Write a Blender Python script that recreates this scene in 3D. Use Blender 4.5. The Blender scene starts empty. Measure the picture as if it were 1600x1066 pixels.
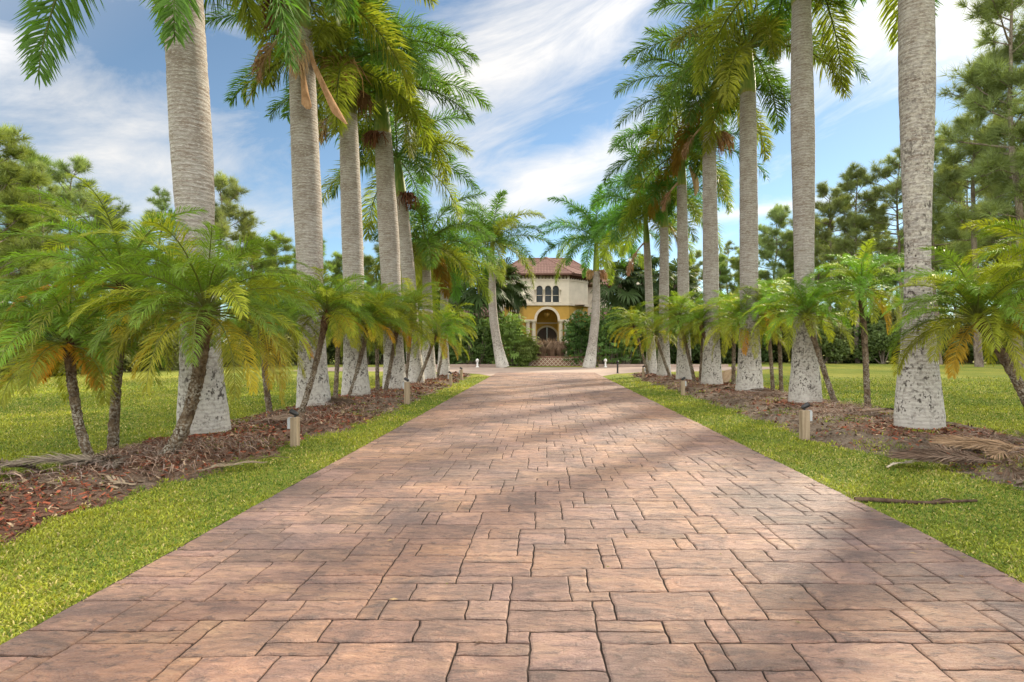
import bpy, math, random
import numpy as np
from mathutils import Vector
R = math.radians
rng = np.random.default_rng(7)
random.seed(7)
scene = bpy.context.scene
col = scene.collection

# ------------------------------------------------------------------ frame: the drive runs along +Y, camera at the origin
F, CH, VX, HY = 889.0, 1.5, 849.0, 543.0
def dist(py): return F * CH / (py - HY)
def ground(px, py):
    d = dist(py); return ((px - VX) * d / F, d)
def hgt(py, d): return CH + (HY - py) * d / F
def lin(r, g, b):
    f = lambda c: (c / 255 / 12.92) if c / 255 <= .04045 else ((c / 255 + .055) / 1.055) ** 2.4
    return (f(r), f(g), f(b))

# ------------------------------------------------------------------ objects
def link(o, parent=None):
    col.objects.link(o)
    if parent is not None: o.parent = parent
    return o
def tag(o, label=None, cat=None, group=None, kind=None):
    if label: o['label'] = label
    if cat: o['category'] = cat
    if group: o['group'] = group
    if kind: o['kind'] = kind
    return o
def empty(name, loc, rz=0.0, sc=1.0):
    o = bpy.data.objects.new(name, None); o.empty_display_size = .3
    o.location = loc; o.rotation_euler = (0, 0, rz); o.scale = (sc, sc, sc)
    return link(o)
def copy_tree(o, parent=None):
    c = o.copy(); link(c, parent)
    for ch in list(o.children): copy_tree(ch, c)
    return c

class MB:
    def __init__(s): s.V = []; s.C = []; s.Fc = []; s.n = 0
    def add(s, v, faces, c=(1, 1, 1), m=0):
        """v (n,3); faces: list/array of equal-length index rows; c: one colour or (n,3)"""
        v = np.asarray(v, float).reshape(-1, 3); c = np.asarray(c, float)
        if c.ndim == 1: c = np.tile(c, (len(v), 1))
        fa = np.asarray(faces, dtype=np.int64)
        if fa.ndim == 1: fa = fa.reshape(1, -1)
        s.V.append(v); s.C.append(c); s.Fc.append((fa + s.n, m)); s.n += len(v)
    def box(s, lo, hi, c=(1, 1, 1), m=0):
        x0, y0, z0 = lo; x1, y1, z1 = hi
        v = [(x0,y0,z0),(x1,y0,z0),(x1,y1,z0),(x0,y1,z0),(x0,y0,z1),(x1,y0,z1),(x1,y1,z1),(x0,y1,z1)]
        s.add(v, [(0,3,2,1),(4,5,6,7),(0,1,5,4),(1,2,6,5),(2,3,7,6),(3,0,4,7)], c, m)
    def tube(s, P, r, seg=8, c=(1, 1, 1), m=0, cap=True):
        P = np.asarray(P, float); n = len(P); r = np.asarray(r, float)
        if r.ndim == 0: r = np.full(n, float(r))
        T = np.gradient(P, axis=0); T /= np.linalg.norm(T, axis=1, keepdims=True) + 1e-9
        ref = np.array([1., 0, 0]) if abs(T[:, 0]).mean() < .8 else np.array([0, 1., 0])
        A = np.cross(T, ref); A /= np.linalg.norm(A, axis=1, keepdims=True) + 1e-9
        B = np.cross(T, A)
        a = np.linspace(0, 2 * np.pi, seg, endpoint=False)
        rr = r[:, None, None] if r.ndim == 1 else r[:, :, None]
        V = P[:, None] + rr * (np.cos(a)[None, :, None] * A[:, None] + np.sin(a)[None, :, None] * B[:, None])
        V = V.reshape(-1, 3)
        i, j = np.meshgrid(np.arange(n - 1), np.arange(seg), indexing='ij')
        i = i.ravel(); j = j.ravel(); k = (j + 1) % seg
        fa = np.stack([i * seg + k, i * seg + j, (i + 1) * seg + j, (i + 1) * seg + k], 1)
        cc = np.asarray(c, float)
        if cc.ndim == 2: cc = np.repeat(cc, seg, 0)
        s.add(V, fa, cc, m)
        if cap:
            c1 = cc[0] if cc.ndim == 2 else cc; c2 = cc[-1] if cc.ndim == 2 else cc
            s.add(V[-seg:], [list(range(seg))][0][::-1], c2, m); s.add(V[:seg], list(range(seg)), c1, m)
    def build(s, name, mats, parent=None, smooth=False):
        V = np.concatenate(s.V); C = np.concatenate(s.C)
        me = bpy.data.meshes.new(name)
        me.vertices.add(len(V)); me.vertices.foreach_set('co', V.astype(np.float32).ravel())
        loops = np.concatenate([f.ravel() for f, m in s.Fc])
        sizes = np.concatenate([np.full(len(f), f.shape[1]) for f, m in s.Fc])
        mi = np.concatenate([np.full(len(f), m) for f, m in s.Fc])
        starts = np.concatenate([[0], np.cumsum(sizes)[:-1]])
        me.loops.add(len(loops)); me.loops.foreach_set('vertex_index', loops.astype(np.int32))
        me.polygons.add(len(sizes)); me.polygons.foreach_set('loop_start', starts.astype(np.int32))
        try: me.polygons.foreach_set('loop_total', sizes.astype(np.int32))
        except Exception: pass
        me.polygons.foreach_set('material_index', mi.astype(np.int32))
        me.polygons.foreach_set('use_smooth', np.full(len(sizes), bool(smooth)))
        at = me.color_attributes.new('Col', 'FLOAT_COLOR', 'POINT')
        at.data.foreach_set('color', np.concatenate([C, np.ones((len(C), 1))], 1).astype(np.float32).ravel())
        me.update(calc_edges=True)
        for m in (mats if isinstance(mats, (list, tuple)) else [mats]): me.materials.append(m)
        return link(bpy.data.objects.new(name, me), parent)

# ------------------------------------------------------------------ materials
class NT:
    def __init__(s, name):
        s.m = bpy.data.materials.new(name); s.m.use_nodes = True; s.t = s.m.node_tree; s.t.nodes.clear()
        s.out = s.t.nodes.new('ShaderNodeOutputMaterial')
    def n(s, typ, ins=None, **props):
        nd = s.t.nodes.new('ShaderNode' + typ)
        for k, v in props.items(): setattr(nd, k, v)
        for k, v in (ins or {}).items(): s.put(nd.inputs[k], v)
        return nd
    def put(s, sock, v):
        if isinstance(v, bpy.types.NodeSocket): s.t.links.new(v, sock)
        elif isinstance(v, tuple) and len(v) == 3 and sock.type == 'RGBA': sock.default_value = (*v, 1)
        else: sock.default_value = v
    def noise(s, vec, scale, detail=4, rough=.55, dist=0.0):
        return s.n('TexNoise', {'Vector': vec, 'Scale': scale, 'Detail': detail, 'Roughness': rough, 'Distortion': dist}).outputs['Fac']
    def ramp(s, fac, lo, hi, a=0.0, b=1.0):
        return s.n('MapRange', {'Value': fac, 'From Min': lo, 'From Max': hi, 'To Min': a, 'To Max': b}).outputs[0]
    def mix(s, f, a, b, mode='MIX'):
        nd = s.n('Mix', data_type='RGBA', blend_type=mode)
        s.put(nd.inputs[0], f); s.put(nd.inputs[6], a); s.put(nd.inputs[7], b); return nd.outputs[2]
    def math(s, op, a, b=0.0, c=None):
        nd = s.n('Math', operation=op); s.put(nd.inputs[0], a); s.put(nd.inputs[1], b)
        if c is not None: s.put(nd.inputs[2], c)
        return nd.outputs[0]
    def obj(s): return s.n('TexCoord').outputs['Object']
    def pos(s): return s.n('NewGeometry').outputs['Position']
    def scale(s, vec, sc, rot=(0, 0, 0)): return s.n('Mapping', {'Vector': vec, 'Scale': sc, 'Rotation': rot}).outputs[0]
    def attr(s): return s.n('Attribute', attribute_name='Col').outputs['Color']
    def bump(s, h, strength=.5, d=.02):
        return s.n('Bump', {'Height': h, 'Strength': strength, 'Distance': d}).outputs[0]
    def bsdf(s, color, rough=.8, spec=.3, normal=None, **kw):
        p = s.n('BsdfPrincipled', {'Base Color': color, 'Roughness': rough, 'Specular IOR Level': spec})
        for k, v in kw.items(): s.put(p.inputs[k.replace('_', ' ')], v)
        if normal is not None: s.put(p.inputs['Normal'], normal)
        return p.outputs[0]
    def end(s, sh): s.t.links.new(sh, s.out.inputs['Surface']); return s.m

def leaf_mat(name, trans=.38, rough=.42, spec=.4, warm=(1.25, 1.15, .45), var=.25):
    k = NT(name); c = k.attr()
    r = k.n('ObjectInfo').outputs['Random']
    hs = k.n('HueSaturation', {'Hue': k.ramp(r, 0, 1, .5 - .02, .5 + .015), 'Saturation': 1.0, 'Value': k.ramp(r, 0, 1, 1 - var * .5, 1 + var * .5), 'Fac': 1.0, 'Color': c}).outputs[0]
    tc = k.mix(1.0, hs, warm, 'MULTIPLY')
    d = k.bsdf(hs, rough, spec)
    t = k.n('BsdfTranslucent', {'Color': tc}).outputs[0]
    ms = k.n('MixShader'); k.put(ms.inputs[0], trans); k.put(ms.inputs[1], d); k.put(ms.inputs[2], t)
    return k.end(ms.outputs[0])
M = {}
M['frond'] = leaf_mat('palm_leaf', .45, .55, .15, (1.05, 1.25, .5))
M['date'] = leaf_mat('date_palm_leaf', .45, .5, .2, (1.2, 1.2, .5))
M['pine'] = leaf_mat('pine_needles', .38, .6, .12, (1.3, 1.2, .5))
M['shrub'] = leaf_mat('shrub_leaf', .3, .55, .18)
M['grass'] = leaf_mat('grass_blade', .35, .6, .2, (1.2, 1.15, .5), 0)
M['dry'] = leaf_mat('dry_frond', .15, .8, .1, (1.1, 1, .8), .2)

def m_trunk():
    k = NT('palm_trunk'); o = k.obj(); lh = k.math('MULTIPLY', k.n('SeparateColor', {'Color': k.attr()}).outputs[0], 10.0)
    z = k.math('DIVIDE', k.math('MULTIPLY', k.n('SeparateXYZ', {'Vector': o}).outputs[2], 3.6), lh); zr = k.n('SeparateXYZ', {'Vector': o}).outputs[2]
    big = k.noise(k.scale(o, (1.5, 1.5, .6)), 1.6, 5, .6)
    streak = k.noise(k.scale(o, (1.2, 1.2, 9)), 3.0, 6, .65, .4)
    fine = k.noise(k.scale(o, (2.5, 2.5, 16)), 7, 5, .7)
    blot = k.noise(k.scale(o, (1, 1, 1.7)), 1.5, 6, .7, .5)
    ring = k.n('TexWave', {'Vector': o, 'Scale': 4.6, 'Distortion': 2.2, 'Detail': 3.0, 'Detail Scale': 2.0, 'Phase Offset': k.math('MULTIPLY', big, 5.0)}, bands_direction='Z', wave_profile='SIN').outputs['Fac']
    c = k.mix(k.ramp(big, .35, .65), (.33, .31, .285), (.225, .205, .185))
    c = k.mix(k.ramp(streak, .47, .60, 0, .85), c, (.15, .112, .085))
    c = k.mix(k.ramp(blot, .51, .66, 0, .7), c, (.155, .12, .095))
    c = k.mix(k.ramp(fine, .49, .64, 0, .7), c, (.52, .505, .475))
    c = k.mix(k.ramp(ring, .80, .98, 0, .45), c, (.15, .12, .10))
    hi = k.ramp(z, 3.2, 4.6, 0, 1)
    lich = k.noise(o, 13, 6, .7); spots = k.noise(k.scale(o, (1, 1, .7)), 17, 4, .6)
    sp2 = k.n('TexVoronoi', {'Vector': k.scale(o, (1, 1, .8)), 'Scale': 17.0, 'Randomness': 1.0}).outputs['Distance']
    low = k.ramp(zr, 1.6, .7, 0, 1)
    low2 = k.math('MULTIPLY', k.ramp(z, 4.4, 2.0, 0, 1), k.ramp(lich, .47, .58, 0, .75))
    c = k.mix(low2, c, (.44, .415, .36))
    c = k.mix(k.math('MULTIPLY', low, k.ramp(lich, .36, .52, .35, .95)), c, (.50, .48, .435))
    sm = k.math('MULTIPLY', k.ramp(sp2, .30, .2, 0, 1), k.ramp(k.noise(o, 2.6, 3), .46, .58, 0, 1))
    dm = k.math('MULTIPLY', k.ramp(spots, .53, .6, 0, 1), k.ramp(k.noise(o, 3.1, 3), .42, .56, 0, 1))
    dk = k.math('MAXIMUM', sm, dm)
    dk = k.math('MULTIPLY', dk, k.math('MULTIPLY', k.ramp(z, 3.6, 1.6, .1, .9), k.ramp(zr, .18, .42, 0, 1)))
    c = k.mix(dk, c, (.045, .036, .03))
    c = k.mix(k.math('MULTIPLY', k.ramp(zr, .22, .02, 0, .6), k.ramp(lich, .4, .55)), c, (.16, .11, .08))
    h = k.math('ADD', k.math('MULTIPLY', ring, .35), k.math('ADD', k.math('MULTIPLY', fine, .7), k.math('MULTIPLY', dk, -.35)))
    return k.end(k.bsdf(c, .85, .15, k.bump(h, .55, .025)))
M['trunk'] = m_trunk()
def m_bark(name, a, b, w, sc=9, stretch=.35, wh=(.56, .66), zf=None):
    k = NT(name); o = k.obj()
    n1 = k.noise(k.scale(o, (1, 1, stretch)), sc, 6, .65); n2 = k.noise(o, sc * 2.2, 5, .65); n3 = k.noise(o, 3, 3)
    c = k.mix(k.ramp(n1, .38, .62), a, b)
    if w: c = k.mix(k.math('MULTIPLY', k.ramp(n2, wh[0] - .03, wh[1] - .03), k.math('MULTIPLY', k.ramp(n3, .36, .6), k.ramp(k.n('SeparateXYZ', {'Vector': o}).outputs[2], zf[0], zf[1], .15, .9) if zf else .9)), c, w)
    c = k.mix(1.0, c, k.attr(), 'MULTIPLY')
    return k.end(k.bsdf(c, .9, .1, k.bump(k.math('ADD', n1, k.math('MULTIPLY', n2, .5)), .8, .03)))
M['date_trunk'] = m_bark('date_trunk', (.055, .036, .022), (.17, .125, .08), (.40, .38, .32), 16, .5, (.51, .6), (1.5, .5))
M['bark'] = m_bark('pine_bark', (.10, .075, .058), (.23, .19, .155), (.32, .29, .26), 5, .3)
M['stick'] = m_bark('dark_stick', (.05, .032, .022), (.11, .075, .05), None, 14, .3)
M['wood'] = m_bark('post_wood', (.25, .19, .125), (.37, .295, .205), None, 14, .08)
M['tan'] = m_bark('dry_husk', (.34, .24, .15), (.5, .38, .26), None, 9, .2)
def m_shaft():
    k = NT('green_crownshaft'); o = k.obj()
    n = k.noise(k.scale(o, (3, 3, .5)), 4, 4)
    c = k.mix(k.ramp(n, .4, .65), (.10, .17, .035), (.20, .24, .06))
    c = k.mix(1.0, c, k.attr(), 'MULTIPLY')
    return k.end(k.bsdf(c, .55, .12))
M['shaft'] = m_shaft()
def plain(name, c, rough=.6, spec=.3, metal=0.0, ns=None, amt=.15, bump=0):
    k = NT(name)
    if ns:
        n = k.noise(k.obj(), ns, 6, .6)
        cc = k.mix(k.ramp(n, .3, .7), tuple(x * (1 - amt) for x in c), tuple(min(1, x * (1 + amt)) for x in c))
        return k.end(k.bsdf(cc, rough, spec, k.bump(n, bump, .02) if bump else None, Metallic=metal))
    return k.end(k.bsdf(c, rough, spec, Metallic=metal))
M['black'] = plain('black_metal', (.015, .015, .016), .4, .5)
M['grey_box'] = plain('grey_plastic', (.42, .44, .46), .5, .4, 0, 12, .1)
M['cream'] = plain('cream_stone', (.66, .59, .48), .85, .2, 0, 1.6, .10, .2)
M['ochre'] = plain('ochre_stucco', (.50, .31, .075), .9, .15, 0, 1.3, .14, .2)
M['trim'] = plain('pale_trim', (.66, .58, .47), .8, .2, 0, 3, .08)
M['dark_eave'] = plain('eave_timber', (.10, .05, .035), .8, .2, 0, 4, .2)
M['door'] = plain('door_wood', (.055, .03, .02), .5, .4, 0, 5, .3)
M['glass'] = plain('window_glass', (.02, .028, .03), .12, .3, 0)
M['inside'] = plain('dark_room', (.04, .03, .022), .9, .1, 0, 2, .2)
M['lamp'] = plain('brass', (.6, .4, .12), .3, .6, .8)
M['white'] = plain('white_paint', (.72, .71, .68), .6, .3, 0, 9, .08)
M['fruit'] = plain('dark_fruit', (.03, .018, .012), .8, .2, 0, 14, .4)
def m_tile():
    k = NT('terracotta_tiles'); o = k.obj(); a = k.attr()
    n = k.noise(o, 6, 4, .7); n2 = k.noise(o, .5, 3)
    c = k.mix(k.ramp(n, .35, .65), (.135, .078, .062), (.21, .122, .096))
    c = k.mix(k.ramp(n2, .45, .6, 0, .5), c, (.20, .115, .095))
    c = k.mix(1.0, c, a, 'MULTIPLY')
    return k.end(k.bsdf(c, .8, .2, k.bump(n, .4, .02)))
M['tile'] = m_tile()
def m_stone():
    k = NT('stamped_stone'); p = k.pos(); a = k.attr()
    n1 = k.noise(p, .55, 4, .6); n2 = k.noise(k.scale(p, (1, 2.2, 1), (0, 0, .6)), 2.4, 7, .68, .9)
    n3 = k.noise(k.scale(p, (1, 2.6, 1), (0, 0, .5)), 9, 8, .72, .6); n4 = k.noise(p, 90, 3, .6)
    c = k.mix(k.ramp(n1, .36, .64), (.43, .228, .142), (.305, .19, .165))
    c = k.mix(k.ramp(n2, .47, .62, 0, .75), c, (.16, .10, .088))
    c = k.mix(k.ramp(n2, .47, .33, 0, .65), c, (.52, .32, .20))
    c = k.mix(k.ramp(n3, .52, .62, 0, .75), c, (.10, .066, .058))
    c = k.mix(k.ramp(n4, .35, .75, 0, .3), c, (.56, .42, .33))
    st = k.math('MULTIPLY', k.ramp(k.noise(p, .6, 6, .72, .6), .46, .64), .72)
    c = k.mix(st, c, (.105, .078, .08))
    c = k.mix(1.0, c, a, 'MULTIPLY')
    h = k.math('ADD', k.math('MULTIPLY', n3, 1.0), k.math('ADD', k.math('MULTIPLY', n2, 1.2), k.math('MULTIPLY', n4, .08)))
    return k.end(k.bsdf(c, k.ramp(n3, .3, .7, .48, .68), .4, k.bump(h, 1.0, .075)))
M['stone'] = m_stone()
M['joint'] = plain('stone_joint', (.035, .026, .022), .95, .1, 0, 12, .4)
def m_road():
    k = NT('pale_road'); p = k.pos()
    n1 = k.noise(p, .4, 4, .6); n2 = k.noise(p, 6, 6, .7)
    c = k.mix(k.ramp(n1, .35, .65), (.40, .31, .25), (.33, .25, .21)); c = k.mix(k.ramp(n2, .45, .7, 0, .5), c, (.24, .18, .15))
    return k.end(k.bsdf(c, .9, .15))
M['road'] = m_road()
def m_lawn():
    k = NT('lawn_ground'); p = k.pos()
    n1 = k.noise(k.scale(p, (1, .6, 1)), .22, 4, .6); n2 = k.noise(p, 1.7, 5, .65); n3 = k.noise(p, 14, 5, .75); n4 = k.noise(p, 55, 3, .7)
    c = k.mix(k.ramp(n1, .40, .60), (.165, .215, .038), (.36, .335, .065))
    c = k.mix(k.ramp(n2, .42, .65, 0, .6), c, (.17, .22, .045))
    c = k.mix(k.ramp(n3, .46, .64, 0, .65), c, (.10, .13, .028))
    c = k.mix(k.ramp(n4, .5, .68, 0, .5), c, (.38, .37, .11))
    return k.end(k.bsdf(c, .95, .05, k.bump(k.math('ADD', n3, n4), .8, .05)))
M['lawn'] = m_lawn()
def m_soil():
    k = NT('mulch_soil'); p = k.pos(); a = k.attr()
    n1 = k.noise(p, 1.1, 5, .65); n2 = k.noise(p, 16, 7, .75, .8); n3 = k.noise(k.scale(p, (1, 2.4, 1), (0, 0, .9)), 30, 5, .7)
    c = k.mix(k.ramp(n1, .36, .64), (.21, .155, .115), (.35, .28, .215))
    red = k.n('SeparateColor', {'Color': a}).outputs[0]
    c = k.mix(k.math('MULTIPLY', red, k.ramp(n1, .3, .5, .5, 1)), c, (.25, .066, .036))
    c = k.mix(k.ramp(n2, .46, .64, 0, .8), c, (.07, .045, .03))
    c = k.mix(k.ramp(n3, .54, .7, 0, .6), c, (.40, .31, .22))
    return k.end(k.bsdf(c, .95, .1, k.bump(k.math('ADD', n2, n3), 1.0, .06)))
M['soil'] = m_soil()
M['chip'] = m_bark('mulch_chip', (.8, .8, .8), (1.0, 1.0, 1.0), None, 20, .5)
M['lattice'] = plain('planter_brick', (.30, .17, .13), .9, .15, 0, 8, .3, .3)

# ------------------------------------------------------------------ foliage builders
def nrm(a): return a / (np.linalg.norm(a, axis=-1, keepdims=True) + 1e-9)
def frond(mb, org, az, e0, L, droop, n, ll, lw, c, plum=.2, hang=.6, pw=1.5, pet=.14, beta0=.55, roll=0.0, cvar=.18, rach=.018, tipc=None, rc=None, m=0):
    N = 16; t = np.linspace(0, 1, N + 1); e = e0 - droop * t ** pw
    e = np.maximum(e, -1.5)
    azs = az + roll * .35 * t ** 2
    T = np.stack([np.cos(e) * np.cos(azs), np.cos(e) * np.sin(azs), np.sin(e)], 1)
    P = np.zeros((N + 1, 3)); P[1:] = np.cumsum((T[1:] + T[:-1]) / 2 * L / N, 0); P += org
    mb.tube(P, np.linspace(rach, rach * .2, N + 1), 5, rc if rc is not None else np.array(c) * 1.15, m, cap=False)
    tl = np.repeat(np.linspace(pet, .995, n), 2) + rng.uniform(-.006, .006, 2 * n); tl = np.clip(tl, 0, 1)
    s = np.tile([1., -1.], n)
    f = lambda A: np.stack([np.interp(tl, t, A[:, i]) for i in range(3)], 1)
    Pb = f(P); Tb = nrm(f(T))
    S = np.stack([-np.sin(az) * np.ones_like(tl), np.cos(az) * np.ones_like(tl), 0 * tl], 1)
    U = nrm(np.cross(Tb, S)); S = np.cross(U, Tb)
    r0 = roll; S, U = S * np.cos(r0) + U * np.sin(r0), U * np.cos(r0) - S * np.sin(r0)
    be = beta0 + .55 * tl + rng.normal(0, .07, 2 * n); ga = .25 + rng.normal(0, plum, 2 * n)
    D1 = nrm(np.sin(be)[:, None] * Tb + np.cos(be)[:, None] * ((s * np.cos(ga))[:, None] * S + np.sin(ga)[:, None] * U))
    q = (tl - pet) / (1 - pet)
    l = ll * np.clip(np.sin(np.pi * (.16 + .76 * q)), .05, 1) ** .8 * rng.uniform(.85, 1.1, 2 * n)
    hg = np.clip(hang * rng.uniform(.6, 1.4, 2 * n), 0, 3)
    D2 = nrm(D1 + hg[:, None] * np.array([0, 0, -1.]))
    W = nrm(np.cross(D1, U) + rng.normal(0, .35, (2 * n, 3)))
    w = lw * rng.uniform(.8, 1.2, 2 * n)[:, None]
    Pm = Pb + D1 * (l * .5)[:, None]; Pt = Pm + D2 * (l * .5)[:, None]
    V = np.stack([Pb - W * w * .22, Pb + W * w * .22, Pm + W * w * .5, Pm - W * w * .5, Pt], 1).reshape(-1, 3)
    b = np.arange(2 * n) * 5
    cc = np.array(c)[None] * rng.uniform(1 - cvar, 1 + cvar, (2 * n, 1))
    if tipc is not None:
        k = np.clip(q ** 1.5, 0, 1)[:, None] * .8; cc = cc * (1 - k) + np.array(tipc) * k
    mb.add(V, np.stack([b, b + 1, b + 2, b + 3], 1), np.repeat(cc, 5, 0), m)
    s0 = mb.n - len(V); mb.Fc.append((np.stack([b + 3, b + 2, b + 4], 1) + s0, m))
    return P

GA = 2.39996
def royal_crown(seed, L=3.6, n=17, dens=95, elo=-.35, ehi=1.25, lw=.045, ll=.78, yellow=0, extra=()):
    L *= 1.12; lw *= .85; dens = int(dens * 1.5); n -= 1; ll *= 1.05
    global rng; keep = rng; rng = np.random.default_rng(seed); mb = MB()
    a0 = rng.uniform(0, 6.28)
    for i in range(n):
        u = i / (n - 1); e0 = ehi - (ehi - elo) * u ** .85
        az = a0 + GA * i + rng.normal(0, .12)
        c = np.array([.095, .175, .036]) * rng.uniform(.75, 1.25)
        if u > .85 or rng.random() < .12: c = np.array([.23, .255, .04]) * rng.uniform(.8, 1.2)
        if i < 2: c = np.array([.11, .2, .04])
        r = .10 + .02 * (i % 3)
        frond(mb, np.array([math.cos(az) * r * .6, math.sin(az) * r * .6, -.12 + .2 * (1 - u)]), az, e0, L * rng.uniform(.85, 1.05), 1.2 + .45 * rng.random() - .3 * u, dens, ll, lw, c,
              plum=.62, hang=.55, pw=1.25, pet=.10, beta0=.32, roll=rng.normal(0, .25), rach=.035, rc=(.14, .17, .05))
    for (az, e0, Lx, dr, rl) in extra:
        frond(mb, np.zeros(3), az, e0, Lx, dr, dens, ll, lw, (.10, .18, .036), plum=.5, hang=.5, pw=1.1, pet=.1, beta0=.32, roll=rl, rach=.035, rc=(.14, .17, .05))
    for i in range(yellow):
        az = rng.uniform(0, 6.28)
        frond(mb, np.zeros(3), az, -.5, L * .85, .9, dens, ll, lw, (.26, .17, .03), plum=.5, hang=.8, pet=.1, rach=.03)
    rng = keep
    return mb
def date_crown(seed, L=1.3, n=34, dens=62, lw=.0108, ll=.29, fill=1.0):
    L *= 1.1; n += 3; dens = int(dens * 1.2)
    global rng; keep = rng; rng = np.random.default_rng(seed); mb = MB()
    a0 = rng.uniform(0, 6.28)
    for i in range(n):
        u = i / (n - 1); e0 = 1.42 - 1.55 * u ** 1.05
        az = a0 + GA * i + rng.normal(0, .15)
        c = np.array([.165, .29, .038]) * rng.uniform(.7, 1.25)
        if rng.random() < .3: c = np.array([.31, .37, .038]) * rng.uniform(.85, 1.2)
        if u > .82: c = np.array([.27, .29, .03]) * rng.uniform(.8, 1.2)
        frond(mb, np.array([math.cos(az) * .035, math.sin(az) * .035, .12 * (1 - u)]), az, e0, L * rng.uniform(.82, 1.08), 1.35 + .5 * rng.random() - .15 * u, dens, ll, lw, c,
              plum=.2, hang=.5, pw=1.3, pet=.16, beta0=.45, roll=rng.normal(0, .3), rach=.011, rc=(.17, .20, .05))
    rng = keep
    return mb
def tufts(mb, P, D, k, ln, w, spread, cols):
    m = len(P)
    d = nrm(D[:, None] + rng.normal(0, spread, (m, k, 3)))
    b = np.repeat(P[:, None], k, 1) + d * .02
    l = ln * rng.uniform(.7, 1.15, (m, k, 1)); W = nrm(np.cross(d, rng.normal(0, 1, (m, k, 3)))) * w
    tip = b + d * l + np.array([0, 0, -.06]) * l
    V = np.stack([b - W * .5, b + W * .5, tip], 2).reshape(-1, 3)
    cc = np.repeat(np.repeat(cols, k, 0) * rng.uniform(.75, 1.25, (m * k, 1)), 3, 0)
    mb.add(V, np.arange(m * k * 3).reshape(-1, 3), cc)
def pine(seed, h=16.0, base=.45, spread=3.2, limbs=34, full=1.0, k=16, ln=.50, w=.024, tint=(.20, .26, .105)):
    """tapered trunk, limbs with twigs, tufts of needles at the twig ends"""
    global rng; keep = rng; rng = np.random.default_rng(seed)
    tr, cr = MB(), MB()
    z = np.linspace(0, h * .96, 14); wob = np.cumsum(rng.normal(0, .09, (14, 2)), 0); wob -= wob[0]
    TP = np.column_stack([wob, z]); r0 = .0125 * h
    tr.tube(TP, r0 * (1 - .88 * (z / z[-1]) ** .9) + .01, 9)
    tp, td, tc = [], [], []
    for i in range(limbs):
        u = (i + rng.random()) / limbs; zz = h * (base + (1 - base) * .97 * u)
        if rng.random() < .12: continue
        az = GA * i + rng.normal(0, .5)
        o = np.array([np.interp(zz, z, TP[:, 0]), np.interp(zz, z, TP[:, 1]), zz])
        Lb = spread * (1.05 - .78 * u ** 1.2) * rng.uniform(.45, 1.15) * (.55 + .45 * min(1, u * 5))
        el = rng.uniform(-.1, .35) + .5 * u
        n = 7; t = np.linspace(0, 1, n)
        e = el + .5 * t * rng.uniform(-.3, 1)
        st = np.column_stack([np.cos(e) * math.cos(az), np.cos(e) * math.sin(az), np.sin(e)]) * Lb / (n - 1)
        BP = o + np.vstack([np.zeros(3), np.cumsum(st[1:] + rng.normal(0, .05 * Lb / n, (n - 1, 3)), 0)])
        tr.tube(BP, np.linspace(.02 + .012 * Lb, .012, n), 5, cap=False)
        nt = max(4, int((6 + Lb * 4.2) * full))
        clump = rng.uniform(.75, 1.3)
        for j in range(nt):
            q = rng.uniform(.3, 1) ** .7
            b = np.array([np.interp(q, t, BP[:, c]) for c in range(3)])
            dv = nrm(rng.normal(0, 1, 3) * np.array([1, 1, .55]) + st[-1] / np.linalg.norm(st[-1]) * .9 + np.array([0, 0, .45]))
            lt = rng.uniform(.25, .75) * (.5 + .22 * Lb)
            e2 = b + dv * lt
            tr.tube(np.array([b, (b + e2) / 2 + rng.normal(0, .03, 3), e2]), [.012, .009, .006], 3, cap=False)
            for f in ((1.0, .8, .55) if full > .9 else (1.0, .7)):
                tp.append(b + dv * lt * f + rng.normal(0, .05, 3)); td.append(dv + np.array([0, 0, .35])); tc.append(np.array(tint) * clump * rng.uniform(.8, 1.2))
    tufts(cr, np.array(tp), np.array(td), k, ln, w, .75, np.array(tc))
    rng = keep
    return tr, cr
def leafmass(mb, lobes, n, size, c, cvar=.3, out=.5, jag=1.0):
    """leaf-sized faces spread through overlapping lobes: (centre, radii)"""
    for (ctr, rad) in lobes:
        m = int(n); d = nrm(rng.normal(0, 1, (m, 3))); rr = rng.uniform(.25, 1.0, (m, 1)) ** .45 * (1 + .22 * np.sin(7 * d[:, :1] + 3) * np.cos(6 * d[:, 1:2] + 5 * d[:, 2:]))
        p = np.array(ctr) + d * rr * np.array(rad); p[:, 2] = np.maximum(p[:, 2], .03)
        a = nrm(d * out + rng.normal(0, .8, (m, 3)) + np.array([0, 0, -.2])); b = nrm(np.cross(a, rng.normal(0, 1, (m, 3))))
        l = size * rng.uniform(.6, 1.4, (m, 1)); w = l * .34
        V = np.stack([p, p + a * l * .5 + b * w, p + a * l, p + a * l * .5 - b * w], 1).reshape(-1, 3)
        cl = np.array(c) * rng.uniform(.75, 1.25)
        mb.add(V, np.arange(m * 4).reshape(-1, 4), np.repeat(cl * rng.uniform(1 - cvar, 1 + cvar, (m, 1)), 4, 0))
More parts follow.
